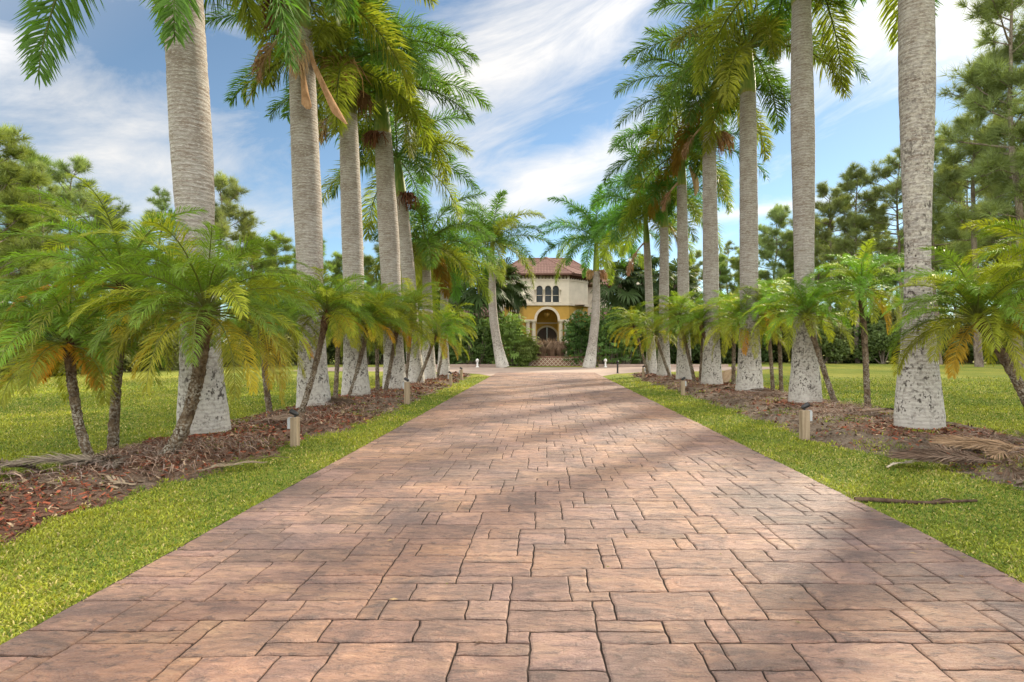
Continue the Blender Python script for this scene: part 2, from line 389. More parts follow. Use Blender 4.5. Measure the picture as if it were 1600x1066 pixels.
def fanleaf(mb, base, az, el, pl, rad, nb, c, droop=.5):
    d = np.array([math.cos(el) * math.cos(az), math.cos(el) * math.sin(az), math.sin(el)])
    tip = base + d * pl + np.array([0, 0, -.06 * pl])
    mb.tube(np.array([base, base + d * pl * .5 + np.array([0, 0, .05 * pl]), tip]), [.02, .016, .012], 4, np.array(c) * 1.2, cap=False)
    el2 = el - droop
    T = np.array([math.cos(el2) * math.cos(az), math.cos(el2) * math.sin(az), math.sin(el2)]); S = np.array([-math.sin(az), math.cos(az), 0]); U = np.cross(T, S)
    th = np.linspace(-2.2, 2.2, nb) + rng.normal(0, .05, nb)
    D = np.cos(th)[:, None] * T + np.sin(th)[:, None] * S + .22 * U
    l = rad * (.72 + .28 * np.cos(th * .6))[:, None] * rng.uniform(.9, 1.08, (nb, 1))
    W = nrm(np.cross(D, U)) * rad * .052
    Pm = tip + D * l * .6; Pt = Pm + nrm(D + np.array([0, 0, -.9])) * l * .42
    V = np.stack([tip - W * .25, tip + W * .25, Pm + W, Pm - W, Pt], 1).reshape(-1, 3); b = np.arange(nb) * 5
    mb.add(V, np.stack([b, b + 1, b + 2, b + 3], 1), np.repeat(np.array(c) * rng.uniform(.8, 1.2, (nb, 1)), 5, 0))
    mb.Fc.append((np.stack([b + 3, b + 2, b + 4], 1) + mb.n - len(V), 0))
def fan_crown(seed, n=26, pl=.8, rad=.75, elo=-.9, c=(.05, .085, .026), lat=.0):
    global rng; keep = rng; rng = np.random.default_rng(seed); mb = MB()
    for i in range(n):
        u = i / (n - 1)
        fanleaf(mb, np.array([rng.normal(0, lat), rng.normal(0, lat), rng.uniform(-.2, .1)]), GA * i + rng.normal(0, .2), 1.3 - (1.3 - elo) * u, pl * rng.uniform(.8, 1.2), rad * rng.uniform(.8, 1.15), 20, np.array(c) * rng.uniform(.75, 1.3), rng.uniform(.3, .8))
    rng = keep
    return mb

# ------------------------------------------------------------------ setting: lawn, beds, drive, road
XL, XR = -2.70, 3.03
g = MB(); g.add([(-600, -200, 0), (600, -200, 0), (600, 1000, 0), (-600, 1000, 0)], [(0, 1, 2, 3)])
tag(g.build('lawn', M['lawn']), kind='structure')

ys_ = np.array
LB_in = (ys_([-3, 3, 4.3, 5.2, 6, 6.6, 8.5, 10, 12, 16, 22, 30, 33]), ys_([-4.2, -4.1, -4.15, -4.25, -4.15, -3.85, -3.95, -3.6, -3.45, -3.6, -3.6, -3.9, -4.3]))
LB_out = (ys_([-3, 4, 6.1, 7.7, 9, 12, 16, 22, 30, 33]), ys_([-5.6, -5.8, -5.9, -6.1, -6.2, -6.3, -6.3, -6.0, -5.9, -5.2]))
RB_in = (ys_([-3, 3, 5, 6, 7.3, 7.8, 8.6, 11, 14, 18, 25, 31, 33]), ys_([5.6, 5.3, 5.15, 5.0, 5.0, 4.7, 4.3, 4.4, 4.5, 4.5, 4.5, 4.8, 5.2]))
RB_out = (ys_([-3, 6, 9, 11.5, 14, 20, 26, 31, 33]), ys_([8.2, 8.2, 7.9, 8.0, 7.8, 8.2, 7.6, 6.8, 6.2]))
def wob(x, y): return .10 * np.sin(2.3 * y + 1.1 * x) + .07 * np.sin(5.1 * y + 2.2 * x + 1) + .045 * np.sin(11.3 * y + 7 * x) + .03 * np.sin(17 * x + 9 * y)
def bed_h(x, y):
    h = np.full(np.shape(x), -.05)
    for (i, o, sg) in ((LB_in, LB_out, -1), (RB_in, RB_out, 1)):
        a = np.interp(y, *i); b = np.interp(y, *o)
        s = np.minimum((x - a) * sg, (b - x) * sg) + wob(x, y)
        s = np.minimum(s, (33 - y) * .5)
        h = np.maximum(h, np.where((x * sg) > 2, np.clip(s * .17, -.05, .11) + .012 * np.sin(6 * x + 3 * y) * (s > 0), -.05))
    return h
rp = {'L': [(318, 690), (490, 643), (556, 625), (617, 614), (649, 604), (670, 597), (693, 590)],
      'R': [(1435, 680), (1258, 637), (1171, 618), (1112, 606), (1069, 598), (1037, 592), (1018, 588)]}
rpos = {k: [ground(*p) for p in v] for k, v in rp.items()}
allr = rpos['L'] + rpos['R']
def redness(x, y):
    r = np.zeros(np.shape(x))
    for (px, py) in allr: r = np.maximum(r, np.clip(1.5 - np.hypot(x - px, (y - py)) / .95, 0, 1))
    for (px, py, q) in ((-4.75, 4.6, 1.2), (-4.9, 7.2, .9), (-4.5, 11.2, 1.3), (-4.9, 8.4, 1.4)): r = np.maximum(r, np.clip(1.4 - np.hypot(x - px, y - py) / q, 0, 1) * .9)
    return r * .62
for nm, x0, x1 in (('mulch_bed', -6.9, -2.9), ('mulch_bed', 3.6, 9.0)):
    gx = np.linspace(x0, x1, 90); gy = np.concatenate([np.linspace(-3, 14, 300), np.linspace(14.1, 33, 160)])
    X, Y = np.meshgrid(gx, gy); Z = bed_h(X, Y) + .006 * np.sin(23 * X) * np.sin(19 * Y)
    b = MB(); nx, ny = len(gx), len(gy); i, j = np.meshgrid(np.arange(ny - 1), np.arange(nx - 1), indexing='ij'); i = i.ravel(); j = j.ravel()
    rd = redness(X, Y).ravel()
    b.add(np.stack([X.ravel(), Y.ravel(), Z.ravel()], 1), np.stack([i * nx + j, i * nx + j + 1, (i + 1) * nx + j + 1, (i + 1) * nx + j], 1), np.stack([rd, rd, rd], 1))
    tag(b.build(nm, M['soil'], smooth=True), kind='structure')

# stamped concrete drive: random ashlar stones with irregular joints
def warp(p):
    x, y = p[..., 0], p[..., 1]
    dx = .005 * np.sin(3.1 * y + 1.7 * x) + .0035 * np.sin(9.7 * y + 2 * np.sin(3 * x)) + .0030 * np.sin(41 * y + 13 * x) + .0025 * np.sin(83 * y - 31 * x)
    dy = .006 * np.sin(2.7 * x + 1.3 * y) + .004 * np.sin(8.9 * x + 2 * np.sin(3.3 * y)) + .0030 * np.sin(39 * x - 17 * y) + .0025 * np.sin(79 * x + 37 * y)
    return np.stack([x + dx, y + dy], -1)
cell = .1194; NX = int(round((XR - XL) / cell)); NY = int(36.6 / cell); Y0 = -3.0
occ = np.zeros((NY, NX), bool); sizes = [(4, 3), (4, 3), (3, 2), (3, 2), (4, 2), (4, 2), (2, 2), (2, 2), (3, 3), (3, 1), (2, 1), (2, 3), (5, 3), (1, 1), (4, 1)]
drv = MB(); prng = np.random.default_rng(21)
plan = []
def fits(r, c_, w_, h_): return c_ >= 0 and c_ + w_ <= NX and r + h_ <= NY and not occ[r:r + h_, c_:c_ + w_].any()
for big in ([(4, 3), (5, 3), (4, 2), (3, 3)], [(4, 2), (3, 2), (3, 2), (4, 2)], [(3, 2), (2, 2), (2, 3), (3, 1)]):
    for _ in range(6400):
        w_, h_ = big[prng.integers(len(big))]; r, c_ = int(prng.integers(0, NY)), int(prng.integers(0, NX))
        if fits(r, c_, w_, h_): occ[r:r + h_, c_:c_ + w_] = True; plan.append((r, c_, w_, h_))
    if len(plan) > 99999: break
for r in range(NY):
    for c_ in range(NX):
        if occ[r, c_]: continue
        for (w_, h_) in ((4, 2), (3, 2), (2, 2), (4, 1), (3, 1), (2, 1), (1, 2), (1, 1)):
            if fits(r, c_, w_, h_): break
        occ[r:r + h_, c_:c_ + w_] = True; plan.append((r, c_, w_, h_))
for (r, c_, w_, h_) in plan:
    if True:
        x0, y0 = XL + c_ * cell, Y0 + r * cell; x1, y1 = x0 + w_ * cell, y0 + h_ * cell
        gx_ = .0034 + .0034 * prng.random(); gy_ = .0045 + .0034 * prng.random()
        e = lambda k: (c_ == 0 and k == 0) or (c_ + w_ == NX and k == 1)
        ax0 = x0 + (0.004 if c_ == 0 else gx_); ax1 = x1 - (0.004 if c_ + w_ == NX else gx_); ay0 = y0 + gy_; ay1 = y1 - gy_
        st = .05 if y0 < 14 else .15
        ex = np.linspace(ax0, ax1, max(2, int((ax1 - ax0) / st) + 1)); ey = np.linspace(ay0, ay1, max(2, int((ay1 - ay0) / st) + 1))
        jt = prng.normal(0, .0022, 4); ring = np.concatenate([np.stack([ex[:-1], np.full(len(ex) - 1, ay0)], 1), np.stack([np.full(len(ey) - 1, ax1), ey[:-1]], 1),
                               np.stack([ex[::-1][:-1], np.full(len(ex) - 1, ay1)], 1), np.stack([np.full(len(ey) - 1, ax0), ey[::-1][:-1]], 1)])
        ctr = ring.mean(0); half = np.array([(ax1 - ax0) / 2, (ay1 - ay0) / 2])
        inner = ctr + (ring - ctr) * (1 - np.minimum(.011, half * .4) / half)
        o2 = warp(ring); i2 = warp(inner); n = len(ring)
        if c_ == 0: o2[:, 0] = np.maximum(o2[:, 0], XL)
        zt = .024 + prng.normal(0, .0012); tx, ty = prng.normal(0, .0025, 2)
        zi = zt + (i2[:, 0] - ctr[0]) * tx + (i2[:, 1] - ctr[1]) * ty
        V = np.concatenate([np.column_stack([o2, np.full(n, .010)]), np.column_stack([o2, zi - .005]), np.column_stack([i2, zi])])
        a = np.arange(n); bq = (a + 1) % n
        tint = prng.uniform(.80, 1.16) * np.array([1, prng.uniform(.985, 1.015), prng.uniform(.96, 1.04)])
        drv.add(V, np.concatenate([np.stack([a, bq, bq + n, a + n], 1), np.stack([a + n, bq + n, bq + 2 * n, a + 2 * n], 1)]), tint, 0)
        drv.Fc.append(((np.arange(n) + 2 * n + drv.n - len(V)).reshape(1, -1), 0))
YE = Y0 + NY * cell
drv.box((XL - .012, Y0, -.05), (XR + .012, YE, .0135), (1, 1, 1), 1)
tag(drv.build('driveway', [M['stone'], M['joint']]), kind='structure')
rd = MB()
pts_n = [(-16, 36.0), (-8, 35.2), (-5.2, 34.0), (-3.6, 32.0), (XL - .02, 29.5)]
outl = pts_n + [(XL - .02, YE), (XR + .02, YE), (XR + .02, 29.5), (4.0, 32.0), (5.8, 34.2), (9, 35.4), (14, 37.5), (17, 41), (17.5, 44), (14, 44), (8, 43), (-8, 43), (-16, 43.2)]
rd.add([(x, y, .006) for x, y in outl], [list(range(len(outl)))])
tag(rd.build('crossing_road', M['road']), kind='structure')
dist_left = MB()

# grass blades (nobody could count them)
def grass(n, dmin, dmax, seed, wide=1.02):
    r = np.random.default_rng(seed)
    d = dmin * (dmax / dmin) ** r.random(n); x = r.uniform(-wide, wide * .9, n) * (d + 1.0) 
    ov = .012 + .03 * np.clip(np.sin(3.7 * d) + np.sin(9.1 * d + 1) + np.sin(23 * d), 0, 2); keep = ((x < XL + ov) | (x > XR - ov)) & (bed_h(x, d) < .012 + .012 * np.sin(31 * x + 17 * d)) & ~((d > 30) & (d < 45) & (np.abs(x) < 12)) & (d < 33)
    keep |= (bed_h(x, d) > -.02) & (r.random(n) < .012 + .35 * (np.sin(2.1 * x + 1.3 * d) + np.sin(3.3 * d - 2.7 * x) + np.sin(7 * x + 5 * d) * .6 > 1.0)) & ((x < XL) | (x > XR)) & (d < 30)
    keep &= r.random(n) > np.clip((d - 13) / 17, 0, 1)
    x, d = x[keep], d[keep]; n = len(x)
    s = .028 + .0026 * d
    nz = np.sin(1.7 * x + .6 * d) + np.sin(2.9 * d - 1.3 * x + 1) + .8 * np.sin(6.1 * x + 4.3 * d) + .6 * np.sin(13 * x - 9 * d) + .7 * np.sin(29 * x + 17 * d) * np.sin(23 * d - 11 * x) + .9 * np.sin(.45 * x + .8 * d + 1.5 * np.sin(.3 * d + .5 * x))
    cl = np.clip(.5 + .2 * nz, 0, 1)
    h = s * r.uniform(.55, 1.25, n) * (.75 + .5 * cl); a = r.uniform(0, 6.28, n); ln = r.uniform(.3, 1.3, n)
    base = np.stack([x, d, np.maximum(bed_h(x, d), 0) - .004], 1)
    dv = np.stack([np.cos(a) * ln, np.sin(a) * ln, np.ones(n)], 1); dv /= np.linalg.norm(dv, axis=1, keepdims=True)
    b2 = a + 1.57 + r.normal(0, .4, n); w = (.0024 + .00042 * d) * r.uniform(.7, 1.3, n)
    W = np.stack([np.cos(b2), np.sin(b2), 0 * a], 1) * w[:, None]
    mid = base + dv * (h * .6)[:, None]; tip = mid + (dv + np.array([0, 0, -.55])) * (h * .5)[:, None]
    V = np.stack([base - W * .7, base + W * .7, mid + W, mid - W, tip], 1).reshape(-1, 3); b = np.arange(n) * 5
    c0, c1, c2 = np.array([.095, .165, .022]), np.array([.38, .39, .05]), np.array([.5, .42, .18])
    t = np.clip(cl * .75 + r.normal(0, .25, n), 0, 1)[:, None]; c = c0 * (1 - t) + c1 * t
    dry = (r.random(n) < .05 + .07 * (np.sin(.9 * x + 1.4 * d) > .7))[:, None]; c = np.where(dry, c2, c) * r.uniform(.62, 1.35, (n, 1))
    mb = MB(); mb.add(V, np.stack([b, b + 1, b + 2, b + 3], 1), np.repeat(c, 5, 0)); mb.Fc.append((np.stack([b + 3, b + 2, b + 4], 1), 0))
    return mb
tag(grass(720000, 1.6, 30, 3).build('grass', M['grass']), kind='stuff')

# mulch chips and dead leaf litter in the beds
def chips(n, seed):
    r = np.random.default_rng(seed); d = 3.2 * (32 / 3.2) ** r.random(n); sd = r.random(n) < .5
    x = np.where(sd, r.uniform(-6.6, -3.2, n), r.uniform(4.0, 8.6, n)); h = bed_h(x, d); ok = h > .004; x, d, h = x[ok], d[ok], h[ok]; n = len(x)
    rdn = redness(x, d); ok = r.random(n) < .25 + .75 * rdn; x, d, h, rdn = x[ok], d[ok], h[ok], rdn[ok]; n = len(x)
    a = r.uniform(0, 6.28, n); l = r.uniform(.012, .034, n) * (.75 + .075 * d); w = l * r.uniform(.18, .45, n); el = r.normal(0, .35, n)
    A = np.stack([np.cos(a) * np.cos(el), np.sin(a) * np.cos(el), np.sin(el)], 1); B = np.stack([-np.sin(a), np.cos(a), r.normal(0, .4, n)], 1)
    p = np.stack([x, d, h + .012], 1)
    V = np.stack([p - A * l[:, None] - B * w[:, None], p + A * l[:, None] - B * w[:, None] * .6, p + A * l[:, None] + B * w[:, None] * .8, p - A * l[:, None] + B * w[:, None]], 1).reshape(-1, 3)
    red, brn, pal = np.array([.30, .092, .05]), np.array([.15, .09, .055]), np.array([.46, .34, .22])
    t = r.random(n); c = np.where((t < .25 + .65 * rdn * .8)[:, None], red, np.where((t < .9)[:, None], brn, pal)) * r.uniform(.55, 1.35, (n, 1))
    mb = MB(); mb.add(V, np.arange(n * 4).reshape(-1, 4), np.repeat(c, 4, 0)); return mb
r_ = np.random.default_rng(44); lb = MB()
for _ in range(150):
    d_ = 2.6 * (30 / 2.6) ** r_.random(); x_ = r_.uniform(XL, XR) if r_.random() < .45 else (XL + abs(r_.normal(0, .25)) if r_.random() < .5 else XR - abs(r_.normal(0, .25))); a_ = r_.uniform(0, 6.28); l_ = r_.uniform(.008, .03); w_ = l_ * r_.uniform(.12, .4)
    A_ = np.array([math.cos(a_), math.sin(a_), 0]) * l_; B_ = np.array([-math.sin(a_), math.cos(a_), 0]) * w_; p_ = np.array([x_, d_, .03])
    lb.add([p_ - A_, p_ + B_ + [0, 0, .004], p_ + A_, p_ - B_], [(0, 1, 2, 3)], np.array([[.2, .13, .08], [.1, .07, .045], [.38, .28, .15], [.2, .2, .05]][r_.integers(4)]))
tag(lb.build('leaf_litter', M['dry']), kind='stuff')
tag(chips(90000, 5).build('mulch_chips', M['chip']), kind='stuff')
def litter(n, seed):
    r = np.random.default_rng(seed); mb = MB(); k = 0
    spots = [(-5.0, 6.4, 1.0, .9), (-4.8, 7.3, .9, .7), (-5.3, 7.6, .9, .4), (-4.3, 8.0, .5, .9), (-4.6, 10.6, .8, .9), (-4.4, 12.6, .8, 1.4), (-4.6, 16, .8, 2.5), (-4.6, 21, .8, 3.5),
             (6.3, 7.2, .9, .7), (7.0, 8.2, .9, .6), (6.1, 11.8, .8, .6), (6.9, 13.2, .9, .7), (5.6, 15.6, .7, 1.0), (6.2, 16.6, .9, 1.0), (5.4, 20.5, .7, 2.5), (5.2, 25, .7, 3)]
    V, Fq, C = [], [], []
    while k < n:
        sx, sy, rx, ry = spots[r.integers(len(spots))]
        x, y = sx + r.normal(0, rx * .55), sy + r.normal(0, ry * .6)
        if bed_h(np.array(x), np.array(y)) < .0: continue
        L = r.uniform(.06, .5); a = r.normal(2.6, .8); cur = r.normal(0, .9); t = np.linspace(0, 1, 6); az = a + cur * t
        lift = r.uniform(0, .09)
        P = np.column_stack([x + np.cumsum(np.cos(az)) * L / 6, y + np.cumsum(np.sin(az)) * L / 6, np.zeros(6)])
        P[:, 2] = np.maximum(bed_h(P[:, 0], P[:, 1]), 0) + .012 + lift * np.sin(np.pi * t) + r.uniform(0, .04)
        c = np.array([[.36, .28, .21], [.22, .15, .10], [.13, .085, .055], [.44, .33, .22], [.28, .23, .19]][r.integers(5)]) * r.uniform(.7, 1.2)
        w = r.uniform(.0018, .0048) * (1 + .05 * y); S = np.column_stack([-np.sin(az), np.cos(az), r.normal(0, .4, 6)]) * w * np.sin(np.pi * (.08 + .9 * t))[:, None]
        b = len(V) * 12; V.append(np.stack([P - S, P + S], 1).reshape(-1, 3)); C.append(np.tile(c, (12, 1))); i = np.arange(5) * 2 + b; Fq.append(np.stack([i, i + 1, i + 3, i + 2], 1)); k += 1
    mb.add(np.concatenate(V), np.concatenate(Fq), np.concatenate(C)); return mb
tag(litter(5600, 11).build('leaf_litter', M['dry']), kind='stuff')

# ------------------------------------------------------------------ royal palms
def royal(name, bpx, top, prof, seed, label, L=3.6, bend=None, shaft=1.7, n=17, crown_rot=0, fruit=(), yellow=0, lich=.36, dens=95, group='royal palms lining the driveway', loc=None, elo=-.35, lw=.045, ehi=1.25, extra=()):
    x, y = loc or ground(*bpx); q_ = 1 + .9 * prof[1][0] / math.hypot(x, y); x, y = x * q_, y * q_; root = empty(name, (x, y, -.02 if loc is None and y > 0 else 0)); tag(root, label, 'palm tree', group)
    h, tx, ty = top
    nz = 110; z = np.linspace(0, h, nz); t = z / h
    cx = tx * (t ** 1.3 if bend is None else bend(t)); cy = ty * t ** 1.3
    r = np.interp(z, *prof); r = np.convolve(np.pad(r, 6, 'edge'), np.ones(13) / 13, 'valid')
    rr = np.random.default_rng(seed); r = r * (1 + rr.normal(0, .008, nz))
    r[0] *= 1.04
    seg = 28; a = np.linspace(0, 2 * np.pi, seg, endpoint=False)
    foot = np.clip(1 - z / .9, 0, 1)[:, None] ** 1.5
    rad = r[:, None] * (1 + foot * .05 * np.sin(5 * a + seed) + foot * .03 * np.sin(11 * a + 2 * seed) + .012 * np.sin(3 * a + z[:, None] * 1.3))
    mb = MB(); mb.tube(np.column_stack([cx, cy, z]), rad, seg, (lich, seed % 10 / 10, 0)); mb.build('trunk', M['trunk'], root, True)
    # crownshaft, leaning on along the trunk's end direction
    dvec = np.array([(cx[-1] - cx[-8]) / (z[-1] - z[-8]), (cy[-1] - cy[-8]) / (z[-1] - z[-8]), 1.0])
    zs = np.linspace(0, shaft, 12); P = np.array([cx[-1], cy[-1], h - .03]) + dvec * zs[:, None]
    rs = r[-1] * np.interp(zs / shaft, [0, .08, .35, .8, 1], [1.0, 1.03, .92, .6, .42])
    cs = np.where((zs < .12)[:, None], np.array([1.6, 1.0, 1.2]), np.array([1., 1, 1]))
    mb = MB(); mb.tube(P, rs, 16, cs); mb.build('crownshaft', M['shaft'], root, True)
    cb = royal_crown(seed, L, n, dens, yellow=yellow, elo=elo, lw=lw, ehi=ehi, extra=extra); c = cb.build('crown', M['frond'], root); c.location = P[-1] - dvec * .1; c.rotation_euler = (0, 0, crown_rot)
    tipz = np.array([cx[-1], cy[-1], h])
    for (kind, az, dz, sz) in fruit:
        k = np.random.default_rng(seed + 5); o = tipz + np.array([math.cos(az) * r[-1], math.sin(az) * r[-1], dz]); mb = MB()
        if kind == 'flower_cluster' or kind == 'fruit_cluster':
            cc = (.50, .33, .16) if kind == 'flower_cluster' else (.16, .075, .04)
            for q in range(90):
                b = az + k.normal(0, .7); ou = k.uniform(.15, .9) * sz; dn = k.uniform(.1, 1.1) * sz
                Q = np.array([o, o + [math.cos(b) * ou * .6, math.sin(b) * ou * .6, .12 * sz], o + [math.cos(b) * ou, math.sin(b) * ou, -dn * .5], o + [math.cos(b) * ou * 1.05, math.sin(b) * ou * 1.05, -dn]])
                Q[1:] += k.normal(0, .05 * sz, (3, 3)); mb.tube(Q, [.012, .016, .014, .006], 4, np.array(cc) * k.uniform(.6, 1.3), cap=False)
            mb.build(kind, M['dry'], root)
        elif kind == 'spathe':
            t2 = np.linspace(0, 1, 12); Q = o + np.column_stack([math.cos(az) * (.12 + .25 * np.sin(t2 * 2.2)) * sz, math.sin(az) * (.12 + .25 * np.sin(t2 * 2.2)) * sz, -t2 * 1.15 * sz + .1])
            mb.tube(Q, .11 * sz * np.sin(np.pi * np.clip(t2 * .9 + .06, 0, 1)) ** .8 + .01, 10, (1, .95, .9)); mb.build('spathe', M['tan'], root, True)
        elif kind == 'dead_frond':
            rngk = rng
            frond(mb, o, az, -.75, 2.6 * sz, .75, 60, .55, .03, (.33, .21, .12), plum=.5, hang=2.2, pet=.35, rach=.05, rc=(.42, .30, .2), cvar=.4)
            d = mb.build('dead_frond', M['dry'], root); d['label'] = 'dry brown frond hanging down the trunk'
        elif kind == 'leaf_sheath':
            t2 = np.linspace(0, 1, 14); s2 = np.linspace(-1, 1, 7)
            wd = .17 * sz * np.interp(t2, [0, .15, .55, .85, 1], [.3, .5, .9, 1.0, .25]) * (1 + .1 * np.sin(9 * t2))
            dirn = np.array([math.cos(az), math.sin(az), 0]); side = np.array([-math.sin(az), math.cos(az), 0])
            Pq = o + dirn * (.06 + 1.1 * t2[:, None] ** 1.2 * sz) + np.array([0, 0, -1]) * (t2[:, None] * 2.0 * sz)
            V = Pq[:, None] + side * (wd[:, None, None] * s2[None, :, None]) + (dirn * .7 + np.array([0, 0, .4])) * (-(s2 ** 2)[None, :, None] * wd[:, None, None] * .8)
            i, j = np.meshgrid(np.arange(13), np.arange(6), indexing='ij'); i = i.ravel(); j = j.ravel()
            mb.add(V, np.stack([i * 7 + j, i * 7 + j + 1, i * 7 + j + 8, i * 7 + j + 7], 1), (.78, .62, .5))
            d = mb.build('leaf_sheath', M['tan'], root, True); d['label'] = 'dry tan leaf sheath peeling off below the crown'
    return root
def prof(base, narrow, bulge, top, h, zn=3.0, zb=5.0): return ([0, .12, .8, 1.6, zn, zb, h - .6, h], [base * .95, base * .94, base * .80, base * .42 + narrow * .42, narrow * .95, bulge * .95, top * .98, top * .9])
Lq, Rq = rp['L'], rp['R']
royal('royal_palm', Lq[0], (8.7, -.42, 0), prof(.42, .275, .325, .29, 8.7, 3.1, 4.7), 101, 'thickest royal palm on the left, its trunk rising behind the three-stemmed date palm clump', 3.7, crown_rot=0, dens=130, n=17, elo=-.1, extra=[(3.05, -.72, 4.9, .75, .9), (-1.0, -1.05, 4.5, .45, .4), (-2.6, -.35, 4.0, 1.0, .3), (.15, -.8, 4.4, .7, .3)])
royal('royal_palm', Lq[1], (9.1, -.32, 0), prof(.43, .31, .345, .30, 9.1, 3.0, 5.2), 102, 'royal palm with dry tan sheaths and brown fronds hanging around its trunk top', 3.7, fruit=[('dead_frond', -1.2, -.1, .62), ('dead_frond', 3.3, 0, .5), ('leaf_sheath', -.35, -.5, .95), ('leaf_sheath', -1.0, -1.0, .6), ('fruit_cluster', 3.6, .5, .8)], dens=110, n=20)
royal('royal_palm', Lq[2], (8.3, -.22, 0), prof(.44, .31, .315, .27, 8.3, 3.0, 5.0), 103, 'royal palm with a large tan flower cluster under its crown', 3.5, fruit=[('flower_cluster', -1.6, 1.25, 1.0), ('fruit_cluster', -.4, .5, .6), ('dead_frond', -2.2, 0.1, .45)], dens=100, n=19)
royal('royal_palm', Lq[3], (8.7, -.40, 0), prof(.44, .33, .36, .30, 8.7, 3.0, 5.2), 104, 'royal palm with a bright green crownshaft and one brown husk stuck on its trunk top', 3.5, crown_rot=1.0, fruit=[('fruit_cluster', -2.0, -.15, .55)], n=20)
royal('royal_palm', Lq[4], (7.4, -.55, 0), prof(.40, .27, .28, .23, 7.4, 2.6, 4.4), 105, 'slimmer royal palm leaning left tight behind the fourth trunk of the left row', 3.3, fruit=[('fruit_cluster', -.6, .0, .6)])
royal('royal_palm', Lq[5], (4.9, -.1, 0), prof(.37, .24, .25, .20, 4.9, 1.9, 3.0), 106, 'short royal palm with yellowing fronds, sixth trunk of the left row', 3.0, yellow=2, shaft=1.3)
royal('royal_palm', Lq[6], (4.9, .05, 0), prof(.36, .22, .23, .19, 4.9, 1.9, 3.0), 107, 'short royal palm at the far house end of the left row', 3.0, shaft=1.2)
royal('royal_palm', Rq[0], (9.2, -.05, 0), prof(.43, .20, .30, .27, 9.2, 2.9, 6.2), 201, 'pinched speckled trunk with swollen top, the nearest royal palm on the right', 3.7, lich=.78, dens=120, elo=-.2, crown_rot=1.2)
royal('royal_palm', Rq[1], (10.3, -.1, 0), prof(.44, .24, .305, .25, 10.3, 3.2, 7.0), 202, 'royal palm with lichened base in red mulch behind the large right path light', 3.7, dens=110, crown_rot=.3)
royal('royal_palm', Rq[2], (9.6, -.05, 0), prof(.47, .29, .30, .26, 9.6, 3.0, 5.0), 203, 'royal palm third along the right row with a smooth grey column trunk', 3.5, n=20)
royal('royal_palm', Rq[3], (9.6, -.1, 0), prof(.44, .29, .31, .25, 9.6, 2.8, 4.2), 204, 'royal palm with a bright green crownshaft and yellow clusters at its trunk top, right row', 3.5, n=21, fruit=[('flower_cluster', -.2, -.1, .75), ('dead_frond', 3.0, .3, .5)], yellow=1)
royal('royal_palm', Rq[4], (8.5, -.1, 0), prof(.40, .25, .26, .22, 8.5, 2.8, 4.2), 205, 'royal palm with a pale spathe hanging below its crown, right row', 3.5, n=20, fruit=[('spathe', -.2, .7, 1.1), ('dead_frond', 3.4, .1, .5)], yellow=1)
royal('royal_palm', Rq[5], (7.3, .03, 0), prof(.38, .24, .25, .21, 7.3, 2.6, 4.0), 206, 'royal palm second from the house on the right, with a straight pale trunk', 3.3, n=19)
royal('royal_palm', Rq[6], (7.0, -.25, 0), prof(.34, .21, .22, .19, 7.0, 2.5, 3.8), 207, 'royal palm at the house end of the right row with a brown hanging frond', 3.3, n=19, fruit=[('dead_frond', 3.6, .0, .75)], yellow=1)
sway = lambda t: np.sin(np.pi * .5 * np.clip(t * 1.25, 0, 1)) ** .9
royal('royal_palm', (786, 575.2), (7.0, -.80, 0), prof(.52, .36, .33, .26, 7.0, 1.5, 4.0), 301, 'curved royal palm left of the mansion entrance, leaning away from it', 4.3, bend=sway, n=24, lw=.06, dens=110, shaft=2.5, ehi=1.45, group='curved royal palms flanking the entrance')
royal('royal_palm', (920, 575.2), (7.1, .55, 0), prof(.52, .36, .33, .26, 7.1, 1.5, 4.0), 302, 'curved royal palm right of the mansion entrance, leaning to the right', 4.3, bend=sway, n=24, lw=.06, dens=110, shaft=2.6, ehi=1.45, group='curved royal palms flanking the entrance', fruit=[('flower_cluster', 0, 0, .7), ('flower_cluster', 3.1, 0, .6)])

